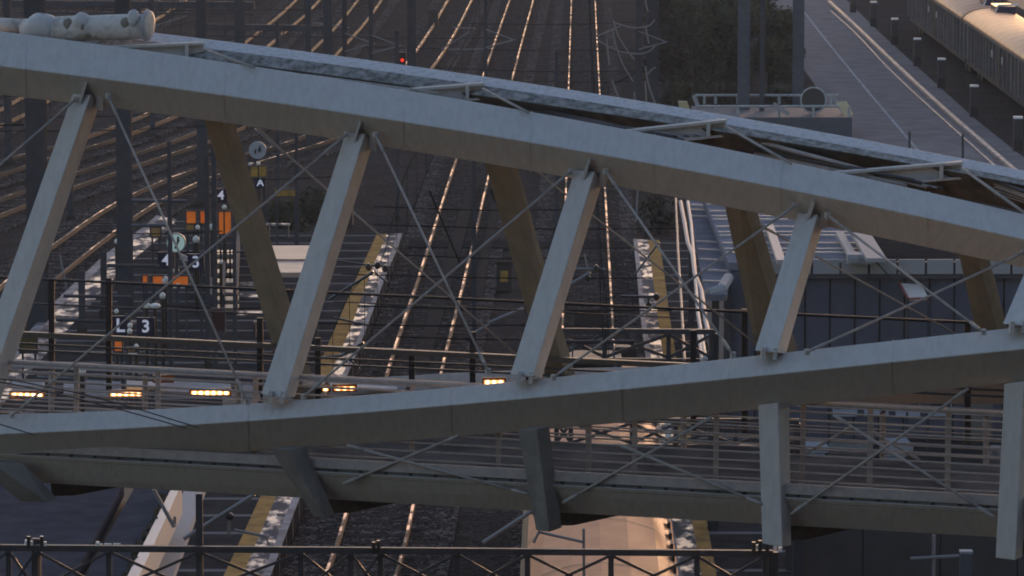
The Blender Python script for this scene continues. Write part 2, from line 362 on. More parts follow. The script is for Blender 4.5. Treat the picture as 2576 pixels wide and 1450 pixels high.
near = [  # ((left, mid, right) top, (left, mid, right) bottom)
    (((183, 236), (228, 238), (251, 262)), ((-94, 1018), (-43, 1024), (-4, 1026))),
    (((870, 333), (918, 336), (938, 364)), ((657, 992), (715, 1002), (742, 1000))),
    (((1445, 428), (1496, 431), (1517, 456)), ((1283, 943), (1340, 948), (1363, 952))),
    (((2008, 535), (2057, 540), (2073, 560)), ((1898, 882), (1953, 888), (1977, 892))),
    (((2592, 650), (2644, 656), (2662, 676)), ((2522, 815), (2580, 820), (2606, 824))),
]
for k, (t, b) in enumerate(near):
    Dt = Dnt(t[1][0]) + 0.16; Db = Dnb(b[1][0]) + 0.10
    post('near_post', t, b, Dt, Db, 0.24, 0.34)
    fin = MB()      # gusset fins joining post and chords
    cx = (t[0][0] + t[1][0]) / 2
    tp = Q(cx + 14, t[0][1] - 34, Dt + 0.06); bt = Q(cx - 2, t[0][1] + 18, Dt + 0.12)
    fin.beam(tp, bt, 0.035, 0.26, up=(0, 1, 0))
    fin.beam(Q(t[2][0] + 3, t[2][1] - 34, Dt + .1), Q(t[2][0] - 2, t[2][1] + 14, Dt + .18), 0.10, 0.04, up=(0, 1, 0))
    bx = (b[0][0] + b[1][0]) / 2
    for o in (-8, 22):
        fin.beam(Q(bx + o, b[0][1] + 22, Db + .12), Q(bx + o + 4, b[0][1] - 8, Db + .12), 0.05, 0.16, up=(0, 1, 0))
    fin.each('gusset_plate', PAINT, bridge)
far = [
    (((506, 280), (546, 284), (586, 292)), ((728, 1010), (770, 1015), (806, 1012))),
    (((1208, 372), (1254, 376), (1292, 384)), ((1372, 950), (1424, 955), (1450, 952))),
    (((1806, 440), (1851, 448), (1884, 456)), ((1912, 935), (1990, 940), (2022, 935))),
    (((2398, 580), (2443, 586), (2475, 592)), ((2476, 930), (2532, 935), (2560, 930))),
]
for t, b in far:
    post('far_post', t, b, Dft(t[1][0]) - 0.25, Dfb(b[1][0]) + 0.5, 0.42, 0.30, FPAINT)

# top cross beams (I sections) and top bracing
for (xa, ya, xb, yb) in ((195, 122, 512, 109), (905, 236, 1216, 211), (1480, 341, 1826, 303), (2010, 443, 2420, 409), (2610, 590, 2980, 560)):
    mb = MB(); a = Q(xa, ya, Dnt(xa) + 0.75); b = Q(xb, yb, Dft(xb) + 0.2)
    dn = Vector((0, 0, -0.2))
    mb.beam(a, b, 0.20, 0.035); mb.beam(a + dn, b + dn, 0.20, 0.03)
    mb.beam(a + dn / 2, b + dn / 2, 0.03, 0.2)
    s = a.lerp(b, 0.87) + dn / 2
    mb.box(s + Vector((0, -0.09, 0)), 0.05, 0.06, 0.19)
    mb.build('top_cross_beam', PAINT, bridge)
def rod(name, pts, r=0.017, m=RODM, knob=True):
    mb = MB(); P = [Q(*p) for p in pts]; mb.tube(P, r, 8)
    if knob and len(P) == 2:
        for t in (0.05, 0.95):
            c = P[0].lerp(P[1], t); d = (P[1] - P[0]).normalized() * 0.12
            mb.tube([c - d, c - d * .5, c + d * .5, c + d], [r, r * 1.4, r * 1.4, r], 8)
    return mb.build(name, m, bridge, smooth=True)
for (a, b) in (((1215, 224), (1330, 284)), ((1825, 318), (1990, 412)), ((2420, 424), (2590, 545)), ((512, 124), (640, 170))):
    rod('top_brace_rod', [(*a, Dft(a[0]) - .1), (*b, Dnt(b[0]) + .5)], 0.02, knob=False)
for (a, b) in (((1290, 262), (1720, 355)), ((1840, 338), (2330, 470)), ((2430, 432), (2800, 560)), ((1870, 372), (2300, 455)), ((1300, 276), (1700, 366)), ((1250, 268), (1690, 346)), ((660, 176), (1100, 236)), ((1850, 352), (2320, 462)), ((1900, 386), (2280, 466)), ((2460, 452), (2820, 580)), ((2440, 442), (2800, 548))):
    rod('top_purlin', [(*a, Dft(a[0]) + .25), (*b, Dnt(b[0]) + .95)], 0.028, BAR if a[0] % 20 else RODM, False)
for k in range(14):
    xa = 1235 + k * 0 if k < 5 else (1845 if k < 10 else 2440); j = k % 5; xa += j * 14
    xb = min(xa + 470, 2880); ya = f2(xa) + 12 + j * 7; yb = e1(xb) - 6 - j * 3
    rod('top_slat', [(xa, ya, Dft(xa) + .3), (xb, yb, Dnt(xb) + 1.0)], 0.012, RODM if j % 2 else BAR, False)
# X rods of the near face
for (a, b) in (((272, 242), (622, 1012)), ((872, 338), (30, 1046)), ((945, 340), (1228, 934)), ((1436, 432), (764, 998)), ((1524, 432), (1844, 893)),
               ((2000, 518), (1392, 950)), ((2082, 542), (2474, 836)), ((2575, 636), (2030, 886)), ((190, 250), (-260, 640))):
    rod('bracing_rod', [(*a, Dnt(a[0]) + .1), (*b, Dnb(b[0]) + .12)], 0.0165)
    lg = MB()
    for (x, y), D in ((a, Dnt(a[0]) + .1), (b, Dnb(b[0]) + .12)): lg.box(Q(x, y, D + .05), .07, .05, .08, .4)
    lg.each('rod_lug', PAINT, bridge, bevel=.01)
for (a, b) in (((620, 300), (1400, 980)), ((1310, 400), (1990, 935)), ((1900, 560), (2520, 905))):
    rod('far_bracing_rod', [(*a, Dft(a[0]) + .3), (*b, Dfb(b[0]) + .3)], 0.014)
# lower X rods between chord and deck
DE = lambda x: Dnb(x) + 0.42
for (a, b) in (((867, 1216), (1150, 1098)), ((872, 1120), (1330, 1244)), ((1415, 1266), (1790, 1050)), ((1560, 1120), (1915, 1268)),
               ((1990, 1294), (2436, 978)), ((2098, 1045), (2502, 1302))):
    rod('hanger_rod', [(*a, Dnb(a[0]) + .22), (*b, Dnb(b[0]) + .22)], 0.019)
for (a, b) in (((2010, 1150), (2134, 1080)), ((2200, 1090), (2300, 1150))):
    rod('hanger_rod', [(*a, Dfb(a[0])), (*b, Dfb(b[0]))], 0.02)

# lower posts hanging the deck
low = [
    (((-70, 1160), (-20, 1165), (60, 1165)), ((50, 1262), (118, 1264), (146, 1256))),
    (((678, 1128), (722, 1130), (768, 1124)), ((788, 1298), (818, 1306), (842, 1292))),
    (((1302, 1082), (1350, 1078), (1382, 1072)), ((1348, 1334), (1382, 1339), (1414, 1328))),
    (((1907, 1020), (1957, 1014), (1986, 1010)), ((1917, 1368), (1968, 1378), (1991, 1372))),
    (((2526, 966), (2577, 960), (2600, 955)), ((2504, 1404), (2554, 1410), (2572, 1402))),
]
for k, (t, b) in enumerate(low):
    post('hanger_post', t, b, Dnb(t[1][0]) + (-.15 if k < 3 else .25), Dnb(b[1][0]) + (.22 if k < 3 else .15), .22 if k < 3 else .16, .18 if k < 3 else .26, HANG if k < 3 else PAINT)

# deck
et = fit([(134, 1150), (860, 1190), (1320, 1217), (1720, 1237), (1993, 1257), (2504, 1280)], 1)
eb = fit([(117, 1217), (387, 1232), (860, 1257), (1327, 1284), (1720, 1307), (1990, 1327), (2504, 1350)], 1)
CV = Q(690 + 720, 1000 - 96, Dnb(690) + 3.2) - Q(690, 1000, Dnb(690))     # cross direction of the skew deck
CV.z = 0; CV *= 0.74
mb = MB(); L = []
for x in (-300, 2900):
    a = Q(x, et(x), DE(x)); b = Q(x, eb(x), DE(x) + .50); o = Vector((0.02, 0.30, 0))
    L.append([a, a + o, b + o, b])
mb.loops(L); mb.build('deck_edge_beam', PAINT, bridge, bevel=0.01)
mb = MB(); L = []
for x in (-300, 2900):
    a = Q(x, et(x) - 9, DE(x) + .06); L.append([a, a + CV * 1.0, a + CV * 1.0 - Vector((0, 0, .10)), a - Vector((0, 0, .10))])
# kerb plank standing 10 mm proud of the floor
mb.loops(L); mb.build('deck_floor', DECKM, bridge)
mb = MB(); L = []
for x in (-300, 2900):
    a = Q(x, et(x) - 10, DE(x) + .03) + Vector((0, 0, .0)); u = Vector((0, 0, .13)); o = Vector((0.01, .06, 0)); L.append([a, a + u, a + u + o, a + o])
mb.loops(L); mb.build('deck_kerb_plate', RAILP, bridge)
for (x, yb) in ((118, 1262), (818, 1306), (1384, 1338), (1970, 1376), (2556, 1408)):
    mb = MB(); D0 = Dnb(x) + .62
    a = Q(x + 4, et(x) + 22, D0 + .1); zb = Q(x + 4, yb, D0 + .1).z
    a0 = Vector((a.x, a.y + .45, zb)); e = CV * 1.02; w = Vector((0.30, 0.05, 0))
    T = [a, a + e]; Bm = [a0, a + CV * .42 + Vector((0, .3, -0.40)), a + e + Vector((0, .2, -0.38))]
    mb.loops([[a, a + w, a0 + w, a0], [a + CV * .42, a + CV * .42 + w, Bm[1] + w, Bm[1]], [a + e, a + e + w, Bm[2] + w, Bm[2]]])
    mb.build('deck_cross_beam', SHADEP, bridge)

# near railing
DR = lambda x: Dnb(x) + 0.80
top0 = lambda x: et(x) - 236
rl = MB()
for k in range(11):
    o = -22 - k * 21.4
    pts = [Q(x, et(x) + o - 0.004 * (x - 900) * (k / 10.0), DR(x)) for x in (-300, 2900)]
    rl.tube(pts, 0.013 if k < 10 else 0.030, 6)
rl.each('railing_rail', RAILP, bridge)
for x in (-45, 190, 395, 640, 1035, 1253, 1480, 1595, 1800, 2018, 2187, 2383, 2640):
    mb = MB(); a = Q(x, et(x) + 8, DR(x) - .02); b = Q(x + 3, et(x) - 240, DR(x) - .02)
    mb.beam(a, b, 0.07, 0.05, up=(0, 1, 0)); mb.build('railing_post', RAILP, bridge)

# far railing with handrail, panels and lit strips
DFR = lambda x: Dfb(x) + 0.15
hr = lambda x: 905 + (x - 0) * 0.0505
mb = MB(); L = []
for x in (-300, 2900):
    a = Q(x, hr(x), DFR(x) + .12); b = Q(x, hr(x) + 17, DFR(x) - .04); o = Vector((0, .1, 0)); L.append([a, b, b + o, a + o])
mb.loops(L); mb.build('far_handrail', RAILP, bridge, bevel=0.01)
mb = MB()
for o, r in ((30, .012), (50, .012), (64, .010), (100, .014), (123, .014), (80, .008)):
    mb.tube([Q(x, hr(x) + o, DFR(x)) for x in (-300, 2900)], r)
mb.each('far_railing_rail', RAILP, bridge)
for x in (-110, 129, 365, 598, 820, 1025, 1255, 1480, 1720, 1960, 2220, 2480):
    mb = MB(); p0 = Q(x, hr(x) + 150, DFR(x) - .05); p1 = Q(x, hr(x) + 22, DFR(x) - .05); p2 = Q(x + 12, hr(x) + 6, DFR(x) - .02)
    mb.tube([p0, p1, p2], 0.042, 8); mb.build('far_railing_post', RAILP, bridge)
for (x0, x1, y0, y1) in ((30, 112, 958, 984), (160, 186, 962, 990), (215, 304, 956, 996), (318, 392, 957, 974), (400, 580, 956, 984), (610, 655, 962, 1000), (760, 1000, 951, 968), (1050, 1180, 957, 968)):
    mb = MB(); D = DFR((x0 + x1) / 2) + .06; sl = .05 * (x1 - x0)
    a, b, c, d = Q(x0, y0, D), Q(x1, y0 + sl, D), Q(x1, y1 + sl, D), Q(x0, y1, D); a = Q(x0, y0, D + .42); b = Q(x1, y0 + sl, D + .42); o = Vector((0, .03, -.04))
    mb.loops([[a, b, c, d], [a + o, b + o, c + o, d + o]]); mb.build('railing_panel', PANELM, bridge)
lamps = [(28, 108, 994), (278, 356, 992), (481, 577, 989), (812, 826, 979), (841, 893, 978), (1218, 1268, 962), (389, 432, 955)]
for k, (x0, x1, y) in enumerate(lamps):
    D = DFR(x0) - .09; n = max(1, int((x1 - x0) / 15))
    h = MB(); c0, c1 = Q(x0 - 5, y, D), Q(x1 + 5, y - 1, D); h.beam(c0 + Vector((0, .05, 0)), c1 + Vector((0, .05, 0)), 0.05, 0.115, up=(0, 0, 1))
    ho = h.build('strip_lamp', HOUSING, bridge)
    g = MB(); g.beam(Q(x0, y, D), Q(x1, y - .5, D), 0.02, 0.055 if k != 6 else .03); g.build('diffuser', LAMPM, ho)
    if k != 6:
        q = MB()
        for j in range(n):
            xx = x0 + (x1 - x0) * (j + .5) / n
            q.tube([Q(xx - 4.6, y, D - .02), Q(xx - 3, y, D - .02), Q(xx + 3, y, D - .02), Q(xx + 4.6, y, D - .02)], [.010, .024, .024 + .006 * random.random(), .010], 8)
        q.each('lamp_bead', LAMPB, ho)

# dark screen standing along the far side
DS = lambda x: Dfb(x) + 0.45
l_top = lambda x: 698 + 0.0468 * x
l_bar = lambda x: 838 + 0.0478 * x
mb = MB(); mb.tube([Q(x, l_top(x), DS(x)) for x in (-300, 2900)], 0.022, 6)
mb.tube([Q(x, l_top(x) + 62, DS(x)) for x in (-300, 760)], 0.013, 6)
mb.tube([Q(x, l_top(x) + 22, DS(x)) for x in (840, 1700)], 0.010, 6)
mb.each('screen_rail', SCREENM, bridge)
mb = MB(); mb.beam(Q(-300, l_bar(-300), DS(-300) - .05), Q(2900, l_bar(2900), DS(2900) - .05), 0.10, 0.075)
mb.build('screen_bar', BAR, bridge)
mb = MB()
for o in (24, 40): mb.beam(Q(-300, l_bar(-300) + o, DS(-300)), Q(2900, l_bar(2900) + o, DS(2900)), 0.03, 0.03)
mb.each('screen_lower_rail', SCREENM, bridge)
for x, yt in ((130, 704), (274, 700), (654, 800), (800, 850), (1189, 835), (1744, 831), (1873, 778), (2434, 812), (1330, 845), (1036, 880)):
    mb = MB(); mb.beam(Q(x, yt, DS(x) - .02), Q(x, hr(x) + 90, DS(x) - .02), 0.085, 0.06, up=(0, 1, 0)); mb.build('screen_post', SCREENM, bridge)

# worn wrapped pipe lying over the end of the far top chord
pc = thing('wrapped_pipe', 'fat weathered white pipe wrapped in torn sheeting above the left end of the bridge', 'pipe', Q(180, 70, Dft(180) - .1))
mb = MB(); xs = [58, 80, 120, 160, 190, 230, 270, 310, 345, 366]; Dp = lambda x: Dft(x) - .15
mb.tube([Q(x, 73 - 0.028 * (x - 150), Dp(x)) for x in xs], [px((24 if x < 70 else 33) + random.uniform(-.8, 1.6), 65) for x in xs], 20)
mb.build('pipe_body', WRAP, pc, smooth=True)
mb = MB(); mb.tube([Q(-200, 62, Dp(-200)), Q(0, 63, Dp(0)), Q(62, 66, Dp(62))], px(19, 65), 16); mb.build('pipe_tail', WRAP, pc, smooth=True)
mb = MB(); mb.tube([Q(364, 64, Dp(364)), Q(368, 64, Dp(368)), Q(374, 65, Dp(374)), Q(377, 65, Dp(377))], [px(30, 65), px(41, 65), px(40, 65), px(31, 65)], 24); mb.build('end_flange', PANELM, pc, smooth=True)

def lump(name, m, cx, cy, rx, ry, rz, D, seed, parent):
    rnd = random.Random(seed); mb = MB(); n, k = 16, 9; c = Q(cx, cy, D); L = []
    for i in range(k + 1):
        a = math.pi * i / k; ring = []
        for j in range(n):
            t = 2 * math.pi * j / n; w = 1 + .10 * math.sin(3 * t + seed) * math.sin(2 * a) + .06 * math.sin(7 * t + 2 * seed + 3 * a) + rnd.uniform(-.04, .04)
            ring.append(c + Vector((px(rx, D) * math.sin(a) * math.cos(t) * w, rz * math.sin(a) * math.sin(t) * w, px(ry, D) * math.cos(a) * w)))
        L.append(ring)
    mb.loops(L); return mb.build(name, m, parent, smooth=True)
lump('wrap_lump', WRAPD, 104, 66, 44, 31, .12, Dp(96) - .17, 1, pc)
lump('wrap_lump', WRAPD, 205, 54, 22, 22, .09, Dp(205) - .14, 2, pc)
lump('wrap_flap', WRAPD, 336, 46, 15, 21, .06, Dp(336) - .20, 3, pc)
lump('torn_patch', RUSTHOLE, 172, 62, 13, 15, .06, Dp(172) - .15, 4, pc)
lump('torn_patch', RUSTHOLE, 318, 58, 15, 13, .06, Dp(318) - .16, 5, pc)
lump('torn_patch', RUSTHOLE, 207, 68, 4, 8, .04, Dp(207) - .33, 6, pc)
lump('torn_patch', RUSTHOLE, 222, 88, 9, 6, .05, Dp(222) - .15, 8, pc)

# sagging cables in front of the lower left chord
for k, (pts, lab) in enumerate((([(-60, 945), (60, 962), (200, 990), (330, 1024), (430, 1055), (500, 1076)], 'upper of two thin dark cables sagging over the left end of the lower chord'),
                                ([(-60, 952), (60, 972), (190, 1002), (300, 1030), (400, 1058), (470, 1078)], 'lower of two thin dark cables sagging over the left end of the lower chord'),
                                ([(-120, 1055), (0, 1068), (40, 1080), (90, 1096)], 'short dark cable crossing the lower chord at the far left edge'))):
    mb = MB(); mb.tube([Q(x, y, 60.5 - .0005 * x) for x, y in pts], 0.009, 6)
    tag(mb.build('overhead_cable', MASTM), lab, 'cable', 'thin cables at the left end of the bridge')

# ================================================================== GROUND, TRACKS
mb = MB(); mb.add([(-260, -230, 0), (260, -230, 0), (260, 520, 0), (-260, 520, 0)], [(0, 1, 2, 3)])
tag(mb.build('ground', GROUNDM), 'dark brown gravel ground of the railway yard', 'ground', kind='structure')

def resample(P, step):
    out = [P[0]]; acc = 0
    for a, b in zip(P, P[1:]):
        L = (b - a).length; n = max(1, int(L / step))
        for i in range(1, n + 1): out.append(a.lerp(b, i / n))
    return out
def smooth_line(pts, z, n=8):
    P = [G(x, y, z) for x, y in pts]; P = [P[0] * 2 - P[1]] + P + [P[-1] * 2 - P[-2]]; out = []
    for i in range(1, len(P) - 2):
        p0, p1, p2, p3 = P[i - 1:i + 3]
        # centripetal-safe cubic by chord lengths
        d1 = (p2 - p1).length; t1 = (p2 - p0) * (d1 / max(1e-6, (p2 - p0).length)); t2 = (p3 - p1) * (d1 / max(1e-6, (p3 - p1).length))
        for k in range(n):
            t = k / n; h = (2*t**3 - 3*t**2 + 1, t**3 - 2*t**2 + t, -2*t**3 + 3*t**2, t**3 - t**2)
            out.append(p1 * h[0] + t1 * h[1] + p2 * h[2] + t2 * h[3])
    out.append(P[-2]); return out
def offset(P, d):
    out = []
    for i, p in enumerate(P):
        t = (P[min(i + 1, len(P) - 1)] - P[max(i - 1, 0)]); t.z = 0; t.normalize(); out.append(p + Vector((t.y, -t.x, 0)) * d)
    return out
def strip(mb, P, w, h, z0, mi=0):
    a = offset(P, -w / 2); b = offset(P, w / 2)
    mb.loops([[Vector((l.x, l.y, z0)), Vector((l.x, l.y, z0 + h)), Vector((r.x, r.y, z0 + h)), Vector((r.x, r.y, z0))] for l, r in zip(a, b)], mi=mi)
tracks = [
    ('middle track beside the left platform, from bottom centre to top', [(815, 1700), (917, 1450), (987, 1180), (1055, 912), (1108, 730), (1183, 455), (1257, 190), (1315, 0), (1350, -110), (1400, -260)]),
    ('straight track under the train, right of the middle track', [(1502, 1700), (1490, 1450), (1478, 820), (1473, 500), (1469, 230), (1467, 0), (1466, -120), (1464, -260)]),
    ('bright curved track following the left edge of the island platform', [(-70, 880), (30, 770), (128, 685), (225, 610), (300, 556), (375, 512), (494, 460), (660, 408), (768, 375), (860, 334), (965, 268), (1075, 150), (1162, 0), (1215, -110), (1290, -260)]),
    ('second curved track, just behind the bright curved one', [(-150, 600), (30, 528), (190, 470), (337, 420), (415, 394), (494, 366), (600, 320), (700, 258), (830, 128), (880, 75), (930, 10), (1000, -100), (1100, -260)]),
    ('third curved track, between second curved track and wrapped pipe', [(-150, 490), (0, 441), (67, 418), (213, 377), (290, 350), (420, 297), (510, 240), (655, 115), (745, 40), (800, -20), (870, -110), (990, -260)]),
    ('farthest curved track at the top left corner', [(-150, 375), (0, 312), (63, 278), (200, 190), (310, 95), (387, 43), (427, 18), (500, -40), (620, -140), (760, -260)]),
]
TP = []
for k, (lab, pts) in enumerate(tracks):
    P = resample(smooth_line(pts, 0.0), 3.0); TP.append(P)
    tr = thing('railway_track', lab, 'track', P[len(P) // 2], 'railway tracks of the yard')
    for s in (-1, 1):
        mb = MB(); strip(mb, offset(P, s * 0.752), 0.062, 0.16, 0.14 + k * .003); mb.build('rail', RAIL if k < 3 else RAILD, tr)
    mb = MB(); fine = resample(P, 0.62)
    for i, p in enumerate(fine):
        if i == 0: continue
        t = fine[i] - fine[i - 1]; mb.box((p.x, p.y, 0.066 + k * .006), 2.5, 0.26, 0.06, math.atan2(t.y, t.x) - math.pi / 2)
    tag(mb.build('sleeper', SLEEP, tr), kind='stuff')
    mb = MB(); strip(mb, P, 3.6, 0.085 + k * .006, 0.0)
    tag(mb.build('ballast_bed', BEDM, tr), kind='stuff')

# unseen slope, added only to keep low sky light off the bridge
mb = MB(); nx, ny = 30, 8
for j in range(ny + 1):
    for i in range(nx + 1):
        a = math.radians(-45 + 150 * i / nx); R = 60 + 20 * j
        mb.v.append(Vector((math.sin(a + math.pi) * -R, -math.cos(a) * R, max(-.4, -2 + 148 * (j / ny) ** .85 + 6 * math.sin(i * 1.7 + j)))))
for j in range(ny):
    for i in range(nx):
        o = j * (nx + 1) + i; mb.f.append((o, o + 1, o + nx + 2, o + nx + 1)); mb.mi.append(0)
tag(mb.build('sky_blocker', mat('sky_blocker_green', (.035, .035, .022), .95, col2=(.06, .055, .045), nscale=.05)), 'unseen slope added behind the viewpoint to block low sky light', 'sky_blocker', kind='structure')

# ------------------------------------------------------------------ platforms
def poly(pts, z): return [G(x, y, z) for x, y in pts]
ZP = 0.60
def ribbon(name, left, right, z, t, m, parent=None):
    mb = MB(); L = []
    for (a, b) in zip(left, right):
        p = G(*a, z); q = G(*b, z); dz = Vector((0, 0, -t)); L.append([p, q, q + dz, p + dz])
    mb.loops(L); return mb.build(name, m, parent)
Rl = [(1012, 587), (999, 627), (975, 681), (919, 833), (748, 1267), (711, 1367), (680, 1450), (600, 1650)]
yl = [(948, 589), (931, 627), (905, 681), (841, 831), (648, 1264), (601, 1367), (562, 1450), (470, 1650)]
yr = [(972, 589), (958, 627), (934, 681), (880, 832), (688, 1265), (644, 1367), (610, 1450), (522, 1650)]
Ll = [(395, 541), (360, 572), (264, 640), (140, 757), (60, 850), (-40, 970), (-200, 1190)]
mb = MB()
outl = Rl + [(-700, 1650), (-420, 1400)] + Ll[::-1] + [(790, 588)]
mb.prism([(p.x, p.y) for p in poly(outl, ZP)], 0, ZP)
pl1 = tag(mb.build('platform', PLAT), 'wide dark asphalt island platform left of the middle track', 'platform', kind='structure')
ribbon('tactile_strip', yl, yr, ZP + .008, .006, TACT, pl1)
mid = [(b[0] * .30 + a[0] * .70, b[1] * .3 + a[1] * .7) for a, b in zip(Rl, yr)]
ribbon('edge_paving', yr, mid, ZP + .012, .010, PEDGE, pl1)
ribbon('edge_stone', mid, Rl, ZP + .016, .014, PWHITE, pl1)
Lr = [(445, 552), (412, 588), (318, 668), (205, 790), (120, 885), (20, 1000), (-140, 1220)]
Lm = [(405, 545), (372, 578), (278, 648), (156, 767), (76, 860), (-24, 980), (-184, 1200)]
ribbon('edge_paving', Lm, Lr, ZP + .012, .010, PEDGE, pl1)
ribbon('edge_stone', Ll, Lm, ZP + .016, .014, PWHITE, pl1)
r2l = [(1593, 602), (1603, 697), (1611, 794), (1624, 898), (1674, 1310), (1688, 1400), (1720, 1650)]
r2m = [(1604, 602), (1614, 697), (1623, 794), (1638, 898), (1692, 1311), (1707, 1400), (1742, 1650)]
r2y = [(1631, 604), (1642, 697), (1654, 794), (1668, 898), (1741, 1313), (1757, 1400), (1800, 1650)]
r2r = [(1658, 604), (1672, 697), (1684, 794), (1701, 898), (1778, 1313), (1794, 1400), (1840, 1650)]
mb = MB(); mb.prism([(p.x, p.y) for p in poly(r2l + [(2060, 1650), (1860, 900), (1760, 604)], ZP)], 0, ZP)
pl2 = tag(mb.build('platform', PLAT), 'narrow dark platform right of the pink roofed train', 'platform', kind='structure')
ribbon('edge_stone', r2l, r2m, ZP + .016, .014, PWHITE, pl2)
ribbon('edge_paving', r2m, r2y, ZP + .012, .010, PEDGE, pl2)
ribbon('tactile_strip', r2y, r2r, ZP + .008, .006, TACT, pl2)
# dark crossing planks and cable trough between the tracks
mb = MB(); mb.prism([(p.x, p.y) for p in poly([(1030, 606), (1600, 612), (1598, 626), (1026, 624)], .1)], 0.0, 0.135)
tag(mb.build('crossing_path', ASPH), 'dark board crossing path between the two platform ends', 'path', kind='structure')
for k, (a, b, w) in enumerate((((1190, 480), (1060, 930), .45), ((1440, -60), (1405, 640), .35), ((1255, 470), (1200, 760), .3))):
    mb = MB(); P = [G(*a, 0), G(*b, 0)]; strip(mb, resample(P, 4), w, 0.16, 0)
    tag(mb.build('cable_trough', SLEEP), ['pale cable trough beside the middle track', 'cable trough along the left of the straight track', 'short cable trough between the two main tracks'][k], 'cable trough', 'cable troughs')

# ================================================================== TRAIN
zr = 4.05
def train():
    A = G(1487, 1317, 0); Bp = G(1497, 1600, 0); d = (Bp - A).normalized(); d.z = 0
    sd = Vector((-d.y, d.x, 0)); sd = sd if sd.x > 0 else -sd
    t = thing('passenger_train', 'train with a peach lit pale roof on the straight track under the bridge', 'train', A + d * 12)
    def sec(u, s=1.0, dz=0.0):
        c = A + d * u; prof = [(-1.43, .9), (-1.43, 3.1), (-1.30, 3.55), (-1.0, 3.84), (-.5, 4.0), (0, 4.05), (.5, 4.0), (1.0, 3.84), (1.30, 3.55), (1.43, 3.1), (1.43, .9)]
        return [c + sd * (a * s) + Vector((0, 0, z + dz if z > 1 else z)) for a, z in prof]
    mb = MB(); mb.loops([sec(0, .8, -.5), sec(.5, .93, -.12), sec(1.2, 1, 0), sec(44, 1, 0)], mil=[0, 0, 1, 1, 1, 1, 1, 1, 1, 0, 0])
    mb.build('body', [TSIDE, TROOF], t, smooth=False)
    mb = MB()
    for u in (4.6, 9.2, 13.8, 18.4, 23, 27.6):
        s = sec(u, 1.004, .012); s2 = sec(u + .06, 1.004, .012); mb.loops([s[2:9], s2[2:9]], cap=False)
    mb.each('roof_seam', TGEAR, t)
    for u, x, w, l, h, m in ((3.0, -.1, 1.5, 1.3, .32, TGEAR), (6.4, .15, 1.1, 1.6, .25, TGEAR), (8.4, -.5, .7, .8, .3, TGEAR), (2.2, .75, .5, .5, .4, TGEAR)):
        c = A + d * u + sd * x; mb = MB(); mb.box((c.x, c.y, 4.02 + h / 2), w, l, h, math.atan2(d.y, d.x) - math.pi / 2); mb.build('roof_unit', m, t, bevel=.04)
    mb = MB(); c = A + d * 5
    for s in (-.6, .6):
        mb.tube([c + sd * s + Vector((0, 0, 4.05)), c + sd * s * .8 + d * 1.3 + Vector((0, 0, 4.5)), c + sd * s * .7 + d * .3 + Vector((0, 0, 4.9))], .035)
    mb.tube([c + d * .3 - sd * .9 + Vector((0, 0, 4.92)), c + d * .3 + sd * .9 + Vector((0, 0, 4.92))], .045)
    mb.build('pantograph', TGEAR, t)
    mb = MB()
    for u in np.arange(1.5, 40, 1.15):
        c = A + d * u + sd * 1.31; mb.box((c.x, c.y, 3.52), .05, .45, .30, math.atan2(d.y, d.x) - math.pi / 2)
    mb.each('side_vent', TGEAR, t)
    mb = MB()
    for u in np.arange(3, 42, 2.4):
        for s in (-1, 1):
            c = A + d * u + sd * (1.432 * s); mb.box((c.x, c.y, 2.35), .02, 1.5, .8, math.atan2(d.y, d.x) - math.pi / 2)
    mb.each('window', GLASS, t)
    mb = MB()
    for u in (4, 6.5, 18, 20.5, 26, 28.5, 40, 42):
        for s in (-.75, .75):
            c = A + d * u + sd * s; mb.disc((c.x, c.y, .62), .42, .12, 'X', 20)
    mb.each('wheel', TGEAR, t)
    mb = MB(); c = A + d * 22; mb.box((c.x, c.y, .85), 2.3, 43, .5, math.atan2(d.y, d.x) - math.pi / 2); mb.build('underframe', TGEAR, t)
train()

# ================================================================== CANOPY AT LOWER LEFT
cn = thing('platform_canopy', 'blue grey flat canopy roof with a pink lit fascia at the bottom left', 'canopy', G(200, 1350, 0))
ZC = 4.3
def top_poly(name, pts, z0, z1, m, par, bev=0):
    mb = MB(); mb.prism([(p.x, p.y) for p in poly(pts, z1)], z0, z1); return mb.build(name, m, par, bevel=bev)
top_poly('roof', [(-300, 1215), (312, 1215), (186, 1450), (90, 1640), (-300, 1640)], ZC - .25, ZC, ROOFB, cn)
top_poly('roof', [(345, 1215), (436, 1215), (318, 1450), (222, 1640), (130, 1640), (214, 1450)], ZC - .3, ZC - .03, ROOFB, cn)
top_poly('valley_gutter', [(312, 1215), (345, 1215), (214, 1450), (130, 1640), (90, 1640), (186, 1450)], ZC - .5, ZC - .35, BARK, cn)
top_poly('fascia', [(438, 1215), (458, 1215), (350, 1450), (262, 1640), (224, 1640), (320, 1450)], ZC - .5, ZC + .08, FASC, cn)
for x, y in ((150, 1330), (60, 1500)):
    p = G(x, y, ZC); mb = MB(); mb.beam((p.x, p.y, ZP), (p.x, p.y, ZC - .3), .25); mb.each('column', MASTL, cn)
top_poly('lower_roof', [(470, 1215), (520, 1215), (435, 1450), (345, 1640), (280, 1640), (375, 1450)], 3.2, 3.35, PARA, cn)
mb = MB()
for i, t in enumerate(np.linspace(0, 1, 14)):
    x = 420 - 130 * t + random.uniform(-10, 4); y = 1255 + 260 * t; p = G(x, y, ZC)
    mb.tube([p, p + Vector((random.uniform(-.12, .05), random.uniform(-.1, .1), .12))], [.10, .03], 7)
tag(mb.build('roof_weed', LEAF2, cn), kind='stuff')

